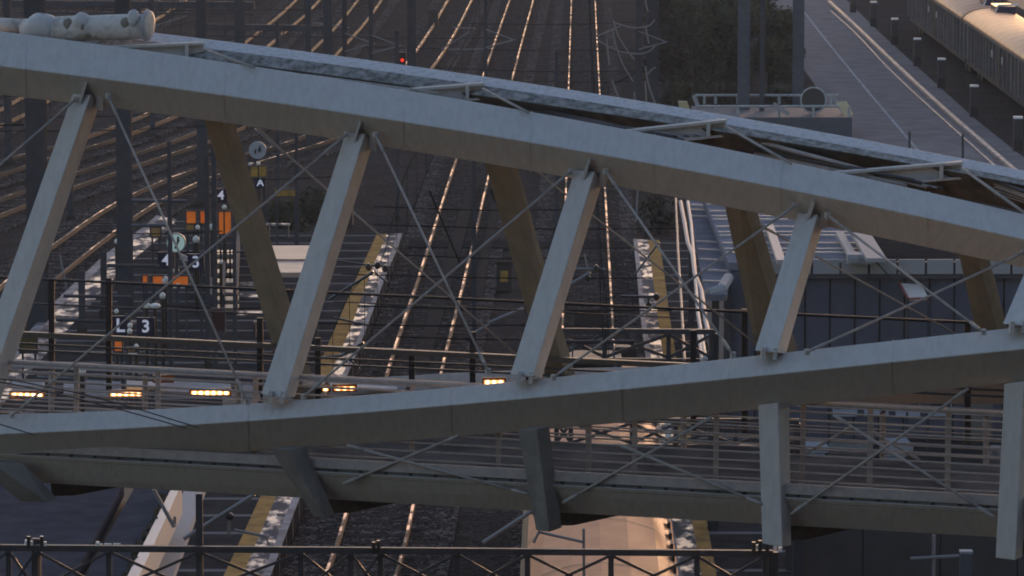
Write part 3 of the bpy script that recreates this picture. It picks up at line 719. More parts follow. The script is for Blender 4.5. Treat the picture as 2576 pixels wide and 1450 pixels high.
# ================================================================== LATTICE GANTRIES
def gantry(label, x0, x1, ytop, ybot, D, verts, m=GANT, ct=.10, masts=(), xb=.05, group='lattice gantries over the tracks'):
    t = thing('lattice_gantry', label, 'gantry', Q((x0 + x1) / 2, ytop, D), group)
    sl = 0.0075
    f = lambda x, y, d=0: Q(x, y + sl * (x - x0), D + d)
    for d in (0, .45):
        mb = MB(); mb.beam(f(x0, ytop, d), f(x1, ytop, d), ct, ct); mb.build('top_chord', m, t)
        mb = MB(); mb.beam(f(x0, ybot, d), f(x1, ybot, d), ct, ct); mb.build('bottom_chord', m, t)
    for x in verts:
        mb = MB(); mb.beam(f(x, ytop), f(x, ybot), ct * .9, .06, up=(0, 1, 0)); mb.beam(f(x, ytop, .45), f(x, ybot, .45), ct * .7, .05, up=(0, 1, 0)); mb.each('upright', m, t)
    for a, b in zip(verts, verts[1:]):
        mb = MB(); mb.beam(f(a, ytop + 8, -.03), f(b, ybot - 8, -.03), xb, .03, up=(0, 1, 0)); mb.beam(f(a, ybot - 8, -.07), f(b, ytop + 8, -.07), xb, .03, up=(0, 1, 0)); mb.build('cross_brace', m, t)
    for x, w, y0 in masts:
        mb = MB(); p = f(x, y0, .2); mb.beam((p.x, p.y, 0), p, w, w, up=(0, 1, 0)); mb.build('mast', m, t)
    return t
DA = 76.0
ga = gantry('dark lattice gantry across the bottom of the picture, nearest of all', -260, 1945, 1376, 1492, DA,
            [-100, 22, 91, 274, 501, 757, 883, 957, 1150, 1327, 1537, 1753, 1925], ct=.10, xb=.045, masts=((91, .14, 1352), (501, .11, 1236), (1945, .16, 1372)))
mb = MB()
for x, y in ((66, 1362), (78, 1364), (104, 1352), (112, 1366), (245, 1366), (1905, 1374), (1950, 1376), (1962, 1380)):
    mb.tube([Q(x, y + 8, DA - .1), Q(x + 1, y - 3, DA - .1)], .03, 8)
for x in (240, 262, 285): mb.tube([Q(x, 1369, DA - .15), Q(x + 18, 1369, DA - .15)], .012, 6)
mb.each('insulator', CERAM, ga)
mb = MB()
for x, y in ((1896, 1372), (1912, 1368), (1930, 1370), (940, 1372), (952, 1368), (105, 1358), (72, 1358)):
    mb.tube([Q(x, y + 18, DA - .12), Q(x, y - 8, DA - .12)], .032, 8)
mb.each('switch_gear', INSU, ga)
gantry('middle lattice gantry glimpsed through the deck railing in front of the train roof', 1395, 2010, 1056, 1122, 92.0, [1400, 1436, 1590, 1700, 1850, 2000], ct=.10, xb=.06, masts=((2010, .2, 1060),))
gantry('dark lattice gantry above the far end of the train, crossing to the right platform', 1395, 1800, 832, 906, 104.0, [1400, 1521, 1682, 1790], ct=.11, xb=.07, masts=((1795, .22, 836),))

def bracket(label, D, arms, ins=(), m=TUBEG, r=.035):
    p0 = Q(*arms[0][0], D); t = thing('catenary_bracket', label, 'catenary bracket', p0, 'catenary brackets')
    for k, a in enumerate(arms):
        mb = MB(); mb.tube([Q(x, y, D + .05 * k) for x, y in a], r * (1 if k == 0 else .7), 7); mb.build('arm', m, t)
    if ins:
        mb = MB()
        for (x, y) in ins: mb.tube([Q(x, y - 9, D - .04), Q(x, y - 4, D - .04), Q(x, y + 4, D - .04), Q(x, y + 9, D - .04)], [.03, .075, .075, .03], 8)
        mb.each('insulator', INSU, t)
    return t
bracket('short pale bracket arm hanging from the bottom gantry left of its thin mast', DA + .6, [[(386, 1232), (438, 1326)], [(440, 1326), (440, 1300)]])
bracket('long sloping bracket tube rising right of the bottom gantry mast', DA + .6, [[(462, 1356), (640, 1244)], [(575, 1292), (575, 1345)], [(590, 1334), (670, 1350), (676, 1372)]], ins=((578, 1300),))
bracket('sloping bracket tube rising to the foot of the middle hanging post', DA + .8, [[(1215, 1366), (1340, 1285)], [(1340, 1290), (1362, 1325), (1342, 1366)], [(1352, 1338), (1466, 1364)], [(1468, 1330), (1469, 1450)]])
bracket('dark bracket with black insulators in front of the left yellow strip', 112, [[(828, 754), (940, 684)], [(849, 656), (928, 668), (990, 672)], [(940, 684), (975, 712)]], ins=((927, 672), (950, 668), (969, 676)), m=INSU)
bracket('pale bracket with a cross tube left of the straight track', 118, [[(1436, 714), (1486, 686)], [(1448, 676), (1524, 677)], [(1470, 640), (1482, 690)]], ins=((1478, 700), (1500, 676)))
bracket('dark bracket over the right yellow strip', 112, [[(1560, 746), (1652, 747)], [(1632, 750), (1630, 785)], [(1598, 690), (1658, 610)]], ins=((1651, 747), (1632, 768)), m=INSU)
bracket('pale bracket tube low over the middle track', 110, [[(1230, 812), (1316, 776)], [(1188, 840), (1260, 800)]])
bracket('dark hook shaped bracket above the left yellow strip', 106, [[(768, 905), (860, 895), (915, 862)], [(840, 800), (930, 820)], [(875, 900), (905, 930)]], m=INSU)

# ================================================================== MASTS
def hbeam(mb, p, h, w, d):
    mb.box((p.x, p.y - d / 2, p.z + h / 2), w, .03, h); mb.box((p.x, p.y + d / 2, p.z + h / 2), w, .03, h)
    mb.box((p.x, p.y, p.z + h / 2), .05, d - .032, h - .01)
def mast(label, x, y, wpx, h=10.5, m=MASTM, z=0, arms=()):
    p = G(x, y, z); w = px(wpx, p.y); t = thing('catenary_mast', label, 'mast', p, 'catenary masts')
    mb = MB(); hbeam(mb, p, h, w, w * .9); mb.build('pole', m, t)
    mb = MB(); mb.box(p + Vector((0, 0, .12)), w * 1.5, w * 1.5, .24); mb.build('footing', SLEEP, t)
    for (y0, L, s) in arms:
        mb = MB(); q = Q(x, y0, p.y - w * .6); mb.tube([q, q + Vector((s * L, 0, .35))], .035); mb.tube([q + Vector((0, 0, .8)), q + Vector((s * L * .9, 0, .36))], .03)
        mb.build('arm', TUBEG, t)
    return t
mast('broad dark mast at the left edge, left of the first near post', 97, 860, 50, 11)
mast('dark blue mast just left of the hanging rod, behind the platform signs', 317, 880, 38, 11.5)
mast('dark mast above the second curved track at the top left', 510, 520, 26, 11, arms=((300, 1.2, 1),))
mast('dark mast right of the wrapped pipe, at the top left', 605, 330, 25, 11)
mast('thin dark mast above the second curved track, top left of centre', 777, 380, 15, 11)
mast('faint dark mast next to the thin one, top left of centre', 826, 350, 22, 11)
mast('mast beside the red signal at the top', 1036, 330, 22, 10)
mast('tall mast with white cables, right of the straight track at the top', 1642, 330, 28, 10.5)
mast('blue grey mast in front of the olive shrubs', 1870, 330, 30, 10.5, m=MASTL)
mast('blue grey mast at the edge of the concrete road', 2007, 300, 28, 9.5, m=MASTL)
mast('slim mast on the island platform in front of the clock', 431, 960, 11, 6.5, z=ZP)
mast('slim mast left of the staircase on the island platform', 543, 1000, 12, 7, z=ZP)
mast('slim dark mast right of the staircase on the island platform', 592, 960, 9, 6, z=ZP)
mast('slim mast on the bright left platform edge', 207, 845, 16, 1.9, z=ZP)
mast('second slim mast on the bright left platform edge, farther back', 262, 800, 15, 2.0, z=ZP)
mast('dark mast in the gap between the two main tracks', 1193, 890, 11, 7)
mast('dark thin mast in front of the green patch behind the platform', 748, 720, 9, 5)
mast('dark slim mast above the stairs of the platform', 524, 930, 12, 6, z=ZP)
for lab_, x_, y_, w_ in (('slim mast straight above the pipe flange', 384, 350, 13), ('slim mast right of the faint dark mast at the top', 868, 340, 12), ('thin mast left of the red signal', 934, 345, 11), ('thin mast between the middle track and the throat track at the top', 1222, 330, 9),
                         ('slim mast left of the tall cable mast', 1606, 335, 15), ('thin mast at the top left corner, left of the fat pipe', 22, 420, 18), ('slim mast between the broad left mast and the first near post', 178, 560, 14), ('thin mast behind the yellow boards', 700, 520, 9), ('slim mast between the near posts, over the platform end', 1000, 560, 10), ('slim mast at the left side of the straight track', 1400, 640, 10)):
    mast(lab_, x_, y_, w_, 10 if y_ < 450 else 7, arms=((y_ - 210, 1.3, 1),) if y_ < 450 else ())
mast('thin dark mast between the olive shrubs and the road', 1916, 335, 12, 9)
# dark portal beams at the top left
for lab, x0, x1, y, D, h in (('dark portal beam across the top left behind the masts', 490, 830, 68, 232, .30), ('upper dark portal beam at the very top left', 30, 640, 10, 236, .35),
                             ('thin portal beam crossing the middle of the top', 820, 1240, 140, 262, .18), ('thin portal beam over the straight track at the top', 1250, 1650, 150, 258, .14)):
    mb = MB(); mb.beam(Q(x0, y, D), Q(x1, y + 4, D), .3, h); n = 14
    for i in range(n):
        xx = x0 + (x1 - x0) * (i + .5) / n; mb.beam(Q(xx, y, D), Q(xx + (x1 - x0) * .4 / n * (-1) ** i, y + 22, D), .06)
    mb.beam(Q(x0, y + 22, D), Q(x1, y + 26, D), .1)
    tag(mb.build('portal_beam', MASTM), lab, 'portal beam', 'dark portal beams at the top')
# lattice truss pieces over the far tracks
def clutter(label, pts, D, r, m=MASTM, name='stay_wire', cat='stay wire', group='stay wires of the catenary'):
    P = [Q(x, y, D) for x, y in pts]
    if len(P) > 2:
        E = [P[0] * 2 - P[1]] + P + [P[-1] * 2 - P[-2]]; P = []
        for i in range(1, len(E) - 2):
            for k in range(6):
                t = k / 6; a, b, c, d = E[i - 1:i + 3]; P.append(.5 * ((2 * b) + (c - a) * t + (2 * a - 5 * b + 4 * c - d) * t * t + (3 * b - a - 3 * c + d) * t ** 3))
        P.append(E[-2])
    mb = MB(); mb.tube(P, r, 6); tag(mb.build(name, m), label, cat, group)
stays = [([(1110, 125), (1182, 80)], 'pale stay wire sloping up over the throat track at the top'), ([(1128, 125), (1235, 124)], 'pale level wire over the throat track at the top'),
         ([(1140, 70), (1195, 72)], 'short pale level wire above the throat track, near the top edge'), ([(1540, 215), (1600, 182)], 'short stay wire left of the white cables'),
         ([(360, 96), (380, 70), (470, 40)], 'pale bent wire right of the pipe flange'), ([(770, 55), (880, 70)], 'pale wire between the thin masts at the top left'),
         ([(0, 316), (60, 314)], 'short level wire at the left edge above the curved tracks'), ([(0, 170), (110, 520)], 'thin slanting wire at the left edge under the top chord'),
         ([(640, 325), (770, 430)], 'thin slanting wire right of the pictogram disc'), ([(1600, 560), (1610, 380)], 'thin upright wire left of the right building'),
         ([(215, 950), (150, 640)], 'thin wire in front of the bright left platform edge'), ([(1080, 480), (1160, 670)], 'dark stay crossing the middle track from upper left'),
         ([(1235, 480), (1270, 560)], 'dark stay right of the middle track')]
for p, l in stays: clutter(l, p, 150 if p[0][1] > 300 else 235, .03, TUBEG if 'pale' in l or 'thin' in l else WIRE)
# horizontal feeder wires seen across the platform area
for k, (p, l) in enumerate((([(160, 745), (330, 748)], 'dark level arm across the bright platform edge, upper'), ([(140, 805), (330, 812)], 'dark level arm across the bright platform edge, lower'),
                            ([(270, 668), (400, 670)], 'dark level arm beside the broad platform mast'), ([(330, 505), (470, 506)], 'grey level arm left of the clock, upper'), ([(330, 568), (440, 567)], 'grey level arm left of the clock, lower'),
                            ([(90, 950), (220, 955)], 'grey level arm low at the left edge'))):
    clutter(l, p, 128, .05, MASTM if 'dark' in l else MASTL, 'mast_arm', 'mast arm', 'level arms on the platform masts')

spans = [(20, 60, 830, 24, 240), (88, 700, 1280, 96, 250), (118, 900, 1660, 126, 252), (172, 1100, 1660, 180, 240), (205, 1330, 1660, 200, 236), (330, 0, 520, 318, 170), (296, 120, 520, 276, 172), (452, 560, 900, 440, 150), (520, 940, 1480, 528, 140), (566, 940, 1700, 576, 136),
         (642, 1010, 1480, 650, 128), (690, 860, 1640, 700, 122), (770, 900, 1690, 782, 114), (812, 760, 1330, 818, 112), (848, 1000, 1500, 852, 108), (60, 1180, 1660, 54, 262), (142, 640, 1240, 158, 256), (585, 250, 560, 582, 140), (770, 420, 700, 774, 124), (628, 350, 640, 634, 136)]
words = ['top row', 'second row', 'third row', 'fourth row', 'fifth row', 'left edge lower', 'left edge upper', 'by the pictogram disc', 'beyond the platform ends, upper', 'beyond the platform ends, lower', 'over the crossing path', 'over the middle of the tracks', 'over the train end, upper', 'left part over the train end', 'lowest one', 'very top right part', 'behind the red signal', 'above the clock', 'above the ticket machine', 'beside the clock']
for (y0, x0, x1, y1, D), wd_ in zip(spans, words):
    clutter('thin dark cross span wire over the tracks, ' + wd_, [(x0, y0), ((x0 + x1) / 2, (y0 + y1) / 2 + 5), (x1, y1)], D, .017, WIRE, 'span_wire', 'span wire', 'cross span wires over the tracks')

# contact wires
for k, (P, l) in enumerate(((TP[0], 'middle track'), (TP[1], 'straight track'), (TP[2], 'bright curved track'), (TP[3], 'second curved track'))):
    t = thing('contact_wire', 'thin overhead wire pair hanging along the ' + l, 'overhead wire', P[0], 'overhead wires above the tracks')
    for z, n in ((5.4, 'contact_line'), (6.7, 'carrier_line')):
        mb = MB(); mb.tube([Vector((p.x + .2, p.y, z + (0.25 * math.sin(i * .45) if z > 6 else 0))) for i, p in enumerate(P) if p.y > 70], .009, 5); mb.build(n, WIRE, t)
    mb = MB()
    for i, p in enumerate(P):
        if p.y > 70 and i % 3 == 0: mb.tube([Vector((p.x + .2, p.y, 5.4)), Vector((p.x + .2, p.y, 6.7 + .25 * math.sin(i * .45)))], .006, 4)
    mb.each('dropper', WIRE, t)

# white cables hanging by the tall mast
Dc = G(1642, 330).y - 1.5
cb = [[(1543, 52), (1555, 90), (1580, 130), (1596, 150)], [(1541, 78), (1548, 110), (1566, 160), (1592, 205)], [(1526, 100), (1533, 165)], [(1540, 203), (1553, 240), (1565, 262)],
      [(1548, 58), (1590, 70), (1630, 66), (1648, 50)], [(1500, 100), (1560, 130), (1620, 135), (1650, 115)], [(1628, 190), (1640, 175), (1650, 170)], [(1623, 168), (1632, 215), (1648, 260)], [(1596, 232), (1600, 290)], [(1623, 205), (1628, 285)], [(1622, 0), (1630, 30)], [(1624, 66), (1632, 110)], [(1500, 92), (1530, 80), (1560, 66)]]
cl = ['long pale cable sagging from the tip left of the tall mast', 'second long pale cable, dashed, left of the tall mast', 'short upright pale cable farthest left of the tall mast', 'short curved pale cable just above the far chord',
      'uppermost pale cable looping to the tall mast', 'middle pale cable looping to the tall mast', 'short lowest pale cable reaching the tall mast', 'long pale cable hanging by the tall mast foot', 'short upright pale cable above the far chord', 'upright pale cable beside the tall mast foot',
      'short pale cable at the top edge by the tall mast', 'short pale cable between the upper loops', 'faint pale cable crossing the straight track rail']
for p, l in zip(cb, cl): clutter(l, p, Dc, .034, CABLEW, 'hanging_cable', 'cable', 'pale cables beside the tall mast')

# red signal
p = G(1012, 330); t = thing('signal', 'railway signal showing a small red light above the far chord', 'signal', p)
q = Q(1012, 152, p.y)
mb = MB(); mb.tube([p, (q.x, q.y, q.z - .3)], .07, 8); mb.build('pole', MASTM, t)
mb = MB(); mb.box(q + Vector((0, .12, .05)), .30, .16, .6); mb.build('backplate', BLACK, t)
mb = MB(); mb.disc(q + Vector((0, 0.02, 0)), .07, .06, 'Y', 16); mb.build('red_light', REDL, t)

# ================================================================== PLATFORM FURNITURE
def number_sign(txt, x, y, s, D, label, pole_to=ZP):
    c = Q(x, y, D); t = thing('platform_sign', label, 'sign', (c.x, c.y, pole_to), 'blue platform number signs'); w = px(s, D)
    mb = MB(); mb.box(c, w, .10, w * 1.02); mb.build('board', NAVY, t)
    mb = MB(); put_text(mb, txt, c + Vector((0, -.062, 0)), w * .95); mb.build('lettering', WHITE, t)
    mb = MB(); mb.tube([(c.x + w * .3, c.y + .12, pole_to), (c.x + w * .3, c.y + .12, c.z + w * .6)], .04, 8); mb.build('pole', MASTM, t)
number_sign('3', 493, 660, 42, 133, 'blue platform sign reading 3, right of the clock')
number_sign('4', 418, 655, 42, 133.6, 'blue platform sign reading 4 half hidden behind the slim mast')
number_sign('3', 367, 822, 46, 120, 'lower blue platform sign reading 3')
number_sign('L', 303, 820, 50, 120.5, 'blue platform sign with a white letter L, left of the lower 3')
number_sign('4', 556, 492, 34, 151, 'small far blue sign reading 4 beside the dark far post')
number_sign('A', 655, 460, 27, 160, 'small dark sign with a white A below the pictogram disc')
# pictogram disc
c = Q(648, 378, 165); t = thing('pictogram_disc', 'round pale grey disc sign with two dark figures', 'sign', (c.x, c.y, 0))
mb = MB(); mb.disc(c, px(22, 165), .06, 'Y', 32); mb.build('disc', DISCM, t)
mb = MB()
for dx, dz, rx, rz in ((-6, -3, 2.6, 6), (5, 3, 3.4, 9)):
    mb.tube([c + Vector((px(dx, 165), -.06, px(dz - rz, 165))), c + Vector((px(dx, 165), -.06, px(dz, 165))), c + Vector((px(dx + 1.5, 165), -.06, px(dz + rz, 165)))], [px(1.4, 165), px(rx, 165), px(1.2, 165)], 10)
mb.each('figure', BLACK, t)
mb = MB(); mb.tube([(c.x - .1, c.y + .1, 0), (c.x - .1, c.y + .1, c.z)], .05); mb.build('pole', MASTM, t)
# clock
D = 136; c = Q(443, 611, D); t = thing('station_clock', 'round station clock with a pale green face between the platform masts', 'clock', (c.x, c.y, ZP))
mb = MB(); mb.disc(c, px(25, D), .16, 'Y', 36); mb.build('case', TUBEG, t)
mb = MB(); mb.disc(c + Vector((0, -.085, 0)), px(22, D), .02, 'Y', 36); mb.build('face', CLOCKF, t)
mb = MB(); mb.beam(c + Vector((px(-3, D), -.105, px(-14, D))), c + Vector((px(8, D), -.105, px(8, D))), .05, .02, up=(0, 1, 0)); mb.beam(c + Vector((px(5, D), -.11, px(2, D))), c + Vector((px(6, D), -.11, px(16, D))), .06, .02, up=(0, 1, 0)); mb.each('hand', BLACK, t)
mb = MB(); mb.tube([(c.x, c.y + .1, ZP), (c.x, c.y + .1, c.z)], .06); mb.build('pole', MASTM, t)
mb = MB(); mb.beam(Q(452, 640, D), Q(478, 652, D), .06); mb.beam(Q(455, 650, D), Q(476, 658, D), .05); mb.each('bracket', PANELM, t)
# orange boards
def board(name, x, y, w, h, D, m, label, cat, group, base=ZP, post_=True, face=None):
    c = Q(x, y, D); t = thing(name, label, cat, (c.x, c.y, base), group)
    mb = MB(); mb.box(c, px(w, D), .08, px(h, D)); mb.build('panel', m, t, bevel=.01)
    mb = MB(); W, Hh = px(w, D), px(h, D)
    for s in (-1, 1): mb.box(c + Vector((s * (W / 2 + .02), 0, 0)), .04, .11, Hh + .08)
    mb.box(c + Vector((0, 0, Hh / 2 + .02)), W, .11, .04); mb.box(c + Vector((0, 0, -Hh / 2 - .02)), W, .11, .04); mb.build('frame', MASTM, t)
    if face:
        mb = MB()
        for (dx, dy, w2, h2) in face: mb.box(c + Vector((px(dx, D), -.05, px(-dy, D))), px(w2, D), .02, px(h2, D))
        mb.build('notice', LWHITE, t)
    if post_:
        mb = MB()
        for s in (-.8, .8): mb.tube([(c.x + s * W / 2, c.y + .07, base), (c.x + s * W / 2, c.y + .07, c.z)], .03)
        mb.each('leg', MASTM, t)
ob = 'orange notice boards on the island platform'
board('notice_board', 481, 547, 23, 30, 150, ORANGE, 'orange notice board with pale sheets below it, upper left of three', 'notice board', ob)
board('notice_board', 511, 547, 13, 30, 150.5, ORANGE, 'narrow orange notice board between two wider ones', 'notice board', ob)
board('notice_board', 566, 561, 30, 56, 150, ORANGE, 'tall orange notice board beside the dark far post', 'notice board', ob)
board('notice_board', 365, 702, 11, 17, 134, ORANGE, 'small narrow orange board left of the lower masts', 'notice board', ob)
board('notice_board', 397, 704, 24, 18, 134, ORANGE, 'orange board above the white lamp head', 'notice board', ob)
board('notice_board', 450, 708, 46, 26, 133, ORANGE, 'wide orange board with a white triangle under the blue 3', 'notice board', ob, face=[(-2, 8, 9, 8), (-10, 14, 9, 6), (10, 14, 11, 6)])
board('notice_board', 298, 870, 18, 26, 117, ORANGE, 'low orange board right of the dark screen post', 'notice board', ob)
board('notice_board', 334, 880, 26, 8, 117, YEL, 'low amber board beside the low orange one', 'notice board', ob, face=[(0, 9, 24, 3)])
board('notice_board', 478, 572, 20, 14, 150, TACT, 'tan sheet under the upper left orange board', 'notice board', ob)
board('yellow_board', 650, 432, 40, 26, 160, YEL, 'mottled yellow board under the pictogram disc', 'board', 'yellow boards behind the platform', base=0)
board('yellow_board', 719, 486, 58, 16, 157, YEL, 'long low yellow board left of the second near post', 'board', 'yellow boards behind the platform', base=0)
board('yellow_board', 392, 584, 24, 22, 144, TACT, 'dull tan board beside the broad blue mast', 'board', 'yellow boards behind the platform')
board('yellow_board', 72, 868, 40, 36, 118, mat('olive_board', (.10, .07, .015), .7), 'dark olive board at the left edge above the far handrail', 'board', 'yellow boards behind the platform')
board('machine', 549, 806, 30, 54, 122, DRED, 'dark red ticket machine right of the low signs', 'ticket machine', None, post_=False)
# lamp heads (white heads on dark stems)
heads = [(497, 573, 6, 145, 'lamp head below the narrow orange board'), (596, 446, 5, 158, 'lamp head at the edge of the far post'), (533, 572, 8, 146, 'white lamp head between the orange boards'),
         (629, 413, 4, 160, 'small white lamp left of the pictogram disc'), (650, 412, 5, 160, 'small white lamp under the pictogram disc'), (556, 660, 5, 140, 'lamp head right of the blue 3'),
         (493, 603, 9, 142, 'hooded white lamp right of the clock'), (443, 680, 8, 138, 'tall white lamp head under the clock'), (416, 706, 10, 134, 'pale lamp head left of the wide orange board'), (430, 706, 9, 134.5, 'second pale lamp head left of the wide orange board'),
         (409, 745, 8, 130, 'tall pale lamp head above the white oval'), (369, 770, 9, 126, 'white lamp head on a black stem above the lower signs'), (327, 850 - 30, 7, 119, 'white lamp head behind the L sign'), (293, 784, 6, 126, 'small lamp head left of the lower signs'),
         (326, 846 - 12, 7, 118, 'white lamp head over the low amber board'), (130, 768, 7, 127, 'round white lamp at the left end of the bright platform edge'), (293, 608, 6, 148, 'small white lamp at the tip of the bright platform edge'), (564, 522, 6, 150, 'white lamp cone under the small 4 sign'),
         (343, 872, 6, 117, 'small lamp head right of the low orange board'), (207, 935, 9, 96, 'pale lamp head just above the far handrail'), (390, 770, 15, 126, 'wide white lamp dish beside the black stemmed lamp')]
for x, y, s, D, l in heads:
    c = Q(x, y, D); r = px(s, D); t = thing('platform_lamp', l, 'lamp', (c.x, c.y, 0), 'pale lamp heads around the platform')
    mb = MB(); k = .45 if s == 15 else 1.1
    mb.tube([c + Vector((0, 0, r * k)), c + Vector((0, 0, r * k * .6)), c, c - Vector((0, 0, r * k * .8))], [r * .3, r * .8, r, r * .75], 12); mb.build('lamp_head', LWHITE, t, smooth=True)
    mb = MB(); mb.tube([(c.x, c.y, ZP if D < 155 else 0), c - Vector((0, 0, r * k * .8))], [.05, .05], 7); mb.build('stem', INSU, t)
# staircase
sb = thing('platform_stairs', 'staircase with pale wet treads and a dark middle rail on the island platform', 'stairs', G(565, 760, ZP))
ys = [647, 668, 690, 712, 735, 752, 770]
for k, y in enumerate(ys):
    a, b = G(538 - .05 * k, y, ZP + .1), G(596 + .5 * k, y, ZP + .1)
    mb = MB(); mb.box(((a.x + b.x) / 2, a.y, ZP + .22 - .03 * k), b.x - a.x, 1.0 if k else 1.2, .09); mb.build('tread', TREAD, sb)
mb = MB()
for x in (535, 567, 600):
    p = G(x, 640, ZP); q = G(x - 6, 790, ZP); mb.beam(p + Vector((0, 0, .55)), q + Vector((0, 0, .35)), .10, .5)
mb.each('side_rail', MASTM, sb)
mb = MB(); a, b = G(596, 640, ZP), G(676, 640, ZP)
for y, w0, w1 in ((716, 600, 650), (745, 600, 668), (790, 596, 672)):
    a, b = G(w0, y, ZP + .03), G(w1, y, ZP + .03); mb.box(((a.x + b.x) / 2, a.y, ZP + .03), b.x - a.x, .9, .05)
tag(mb.build('wet_slab', PEDGE), 'row of pale wet paving slabs right of the staircase', 'paving slabs')
# shelter with bright roof
sh = thing('platform_shelter', 'small shelter with a peach lit roof between the far post and the second near post', 'shelter', G(735, 900, ZP))
zs = ZP + 2.4
top_poly('roof', [(676, 618), (800, 618), (800, 652), (690, 652)], zs - .12, zs, SHELT, sh)
top_poly('roof', [(690, 655), (800, 655), (800, 686), (698, 686)], zs - .2, zs - .06, SHELT, sh)
mb = MB()
for x, y in ((690, 684), (795, 684), (685, 620), (795, 620)):
    p = G(x, y, zs); mb.beam((p.x, p.y, ZP), (p.x, p.y, zs - .2), .1)
mb.each('column', MASTM, sh)
mb = MB(); a, b = G(690, 684, zs), G(795, 684, zs); mb.box(((a.x + b.x) / 2, a.y + .2, ZP + 1.1), b.x - a.x, .06, 1.6); mb.build('wall', GLASS, sh)
# benches, white slats
for k, (x, y, w, lab) in enumerate(((700, 598, 60, 'long pale bench beyond the shelter'), (650, 850, 22, 'short pale bench above the far handrail'), (710, 850, 12, 'smallest pale bench near the second near post'), (345, 850, 70, 'dark edged pale bench between the lower signs'))):
    p = G(x, y, ZP); s = (y + 730) / 18; t = thing('bench', lab, 'bench', p, 'benches on the island platform')
    mb = MB(); mb.box(p + Vector((0, 0, .45)), w / s, .42, .06); mb.build('seat', PEDGE, t)
    mb = MB()
    for q in (-.4, .4): mb.box(p + Vector((q * w / s, 0, .21)), .06, .36, .42)
    mb.each('leg', MASTM, t)
# litter of small dark cabinets in the yard
for k, (x, y, w, h, lab) in enumerate(((1268, 735, .5, .9, 'dark cabinet with a yellow mark beside the middle track'), (1480, 830, .9, .5, 'black buffer block in the middle of the straight track'), (430, 20, 1.2, 1.5, 'brown cabinet right of the pipe at the top left'),
                                  (860, 570, .8, 1.0, 'dark cabinet behind the end of the island platform'), (1090, 70, .6, .9, 'small cabinet between the throat tracks at the top'))):
    p = G(x, y); t = thing('trackside_cabinet', lab, 'cabinet', p, 'trackside cabinets')
    mb = MB(); mb.box(p + Vector((0, 0, h / 2 + .05)), w, .5, h); mb.build('body', mat('cabinet_brown', (.05, .035, .028), .7), t, bevel=.02)
    mb = MB(); mb.box(p + Vector((0, 0, h + .08)), w + .1, .6, .05); mb.build('lid', SLEEP, t)
    if k == 0:
        mb = MB(); mb.box(p + Vector((0, -.26, h * .6)), .25, .02, .35); mb.build('mark', YEL, t)

# ================================================================== RIGHT HAND BUILDING
Df = 121.0
bx = lambda x, D=Df: (x - 1288) * D / F
bd = thing('station_building', 'dark station building with pale parapet panels and a ribbed metal roof at the right', 'building', (bx(2200), Df, 0))
zt = 4.35
mb = MB(); mb.box(((bx(1842) + bx(2900)) / 2, Df + 8, zt / 2), bx(2900) - bx(1842), 16, zt); mb.build('wall', FACADE, bd)
mb = MB(); x = 1842
while x < 2890:
    mb.box((bx(x), Df - .012, zt / 2), .04, .03, zt - .1); x += 63
mb.build('facade_joint', ASPH, bd)
mb = MB()     # roof slab
mb.box(((bx(1836) + bx(2230)) / 2, Df + 8.6, zt + .12), bx(2230) - bx(1836), 17, .2)
mb.build('roof', ROOFM, bd)
mb = MB()
for k in range(12): mb.box(((bx(1840) + bx(2225)) / 2, Df + 1.6 + k * 1.35 + (.5 if k % 3 == 0 else 0), zt + .245), bx(2225) - bx(1840), .16, .05)
mb.each('roof_seam', SEAM, bd)
mb = MB(); mb.box(((bx(2230) + bx(2900)) / 2, Df + 9, zt + .1), bx(2900) - bx(2230), 17, .16); mb.build('flat_roof', ASPH, bd)
for k in range(14):
    x0 = 1905 + 72 * k; a, b = bx(x0), bx(x0 + 66); mb = MB(); mb.box(((a + b) / 2, Df - .25, zt + .16), b - a, .10, .37); mb.build('parapet_panel', PARA, bd)
mb = MB(); mb.box(((bx(1890) + bx(2900)) / 2, Df - .10, zt + .06), bx(2900) - bx(1890), .18, .42); mb.build('parapet_back', FACADE, bd)
mb = MB()
for (xa, ya, xb, yb) in ((2200, 655, 2245, 705), (2240, 655, 2270, 690)): mb.beam(Q(xa, ya, Df - .5), Q(xb, yb, Df - .5), .04)
mb.each('stay', MASTM, bd)
# slanted white roof ladder and rails on the metal roof
mb = MB(); mb.beam(G(1935, 570, zt + .4), G(1965, 660, zt + .4), .22, .12); mb.build('roof_ladder', SEAM, bd)
mb = MB(); mb.beam(G(2112, 590, zt + .4), G(2150, 655, zt + .4), .2, .12); mb.beam(G(2165, 590, zt + .5), G(2205, 655, zt + .5), .5, .1); mb.box(G(2165, 650, zt + .4), .7, .6, .25); mb.each('roof_hatch', PARA, bd)
# door, windows and low pale band
mb = MB(); mb.box((bx(2472), Df - .06, 1.35), px(74, Df), .1, 2.7); mb.build('door', TAN, bd)
for x0 in (2100, 2180, 2260, 2340):
    mb = MB(); mb.box((bx(x0 + 34), Df - .05, 1.0), px(62, Df), .08, .75); fr = mb.build('window', BLUEW, bd)
    mb = MB(); mb.box((bx(x0 + 34), Df - .10, 1.05), px(54, Df), .04, .45); mb.build('pane', GLASS, fr)
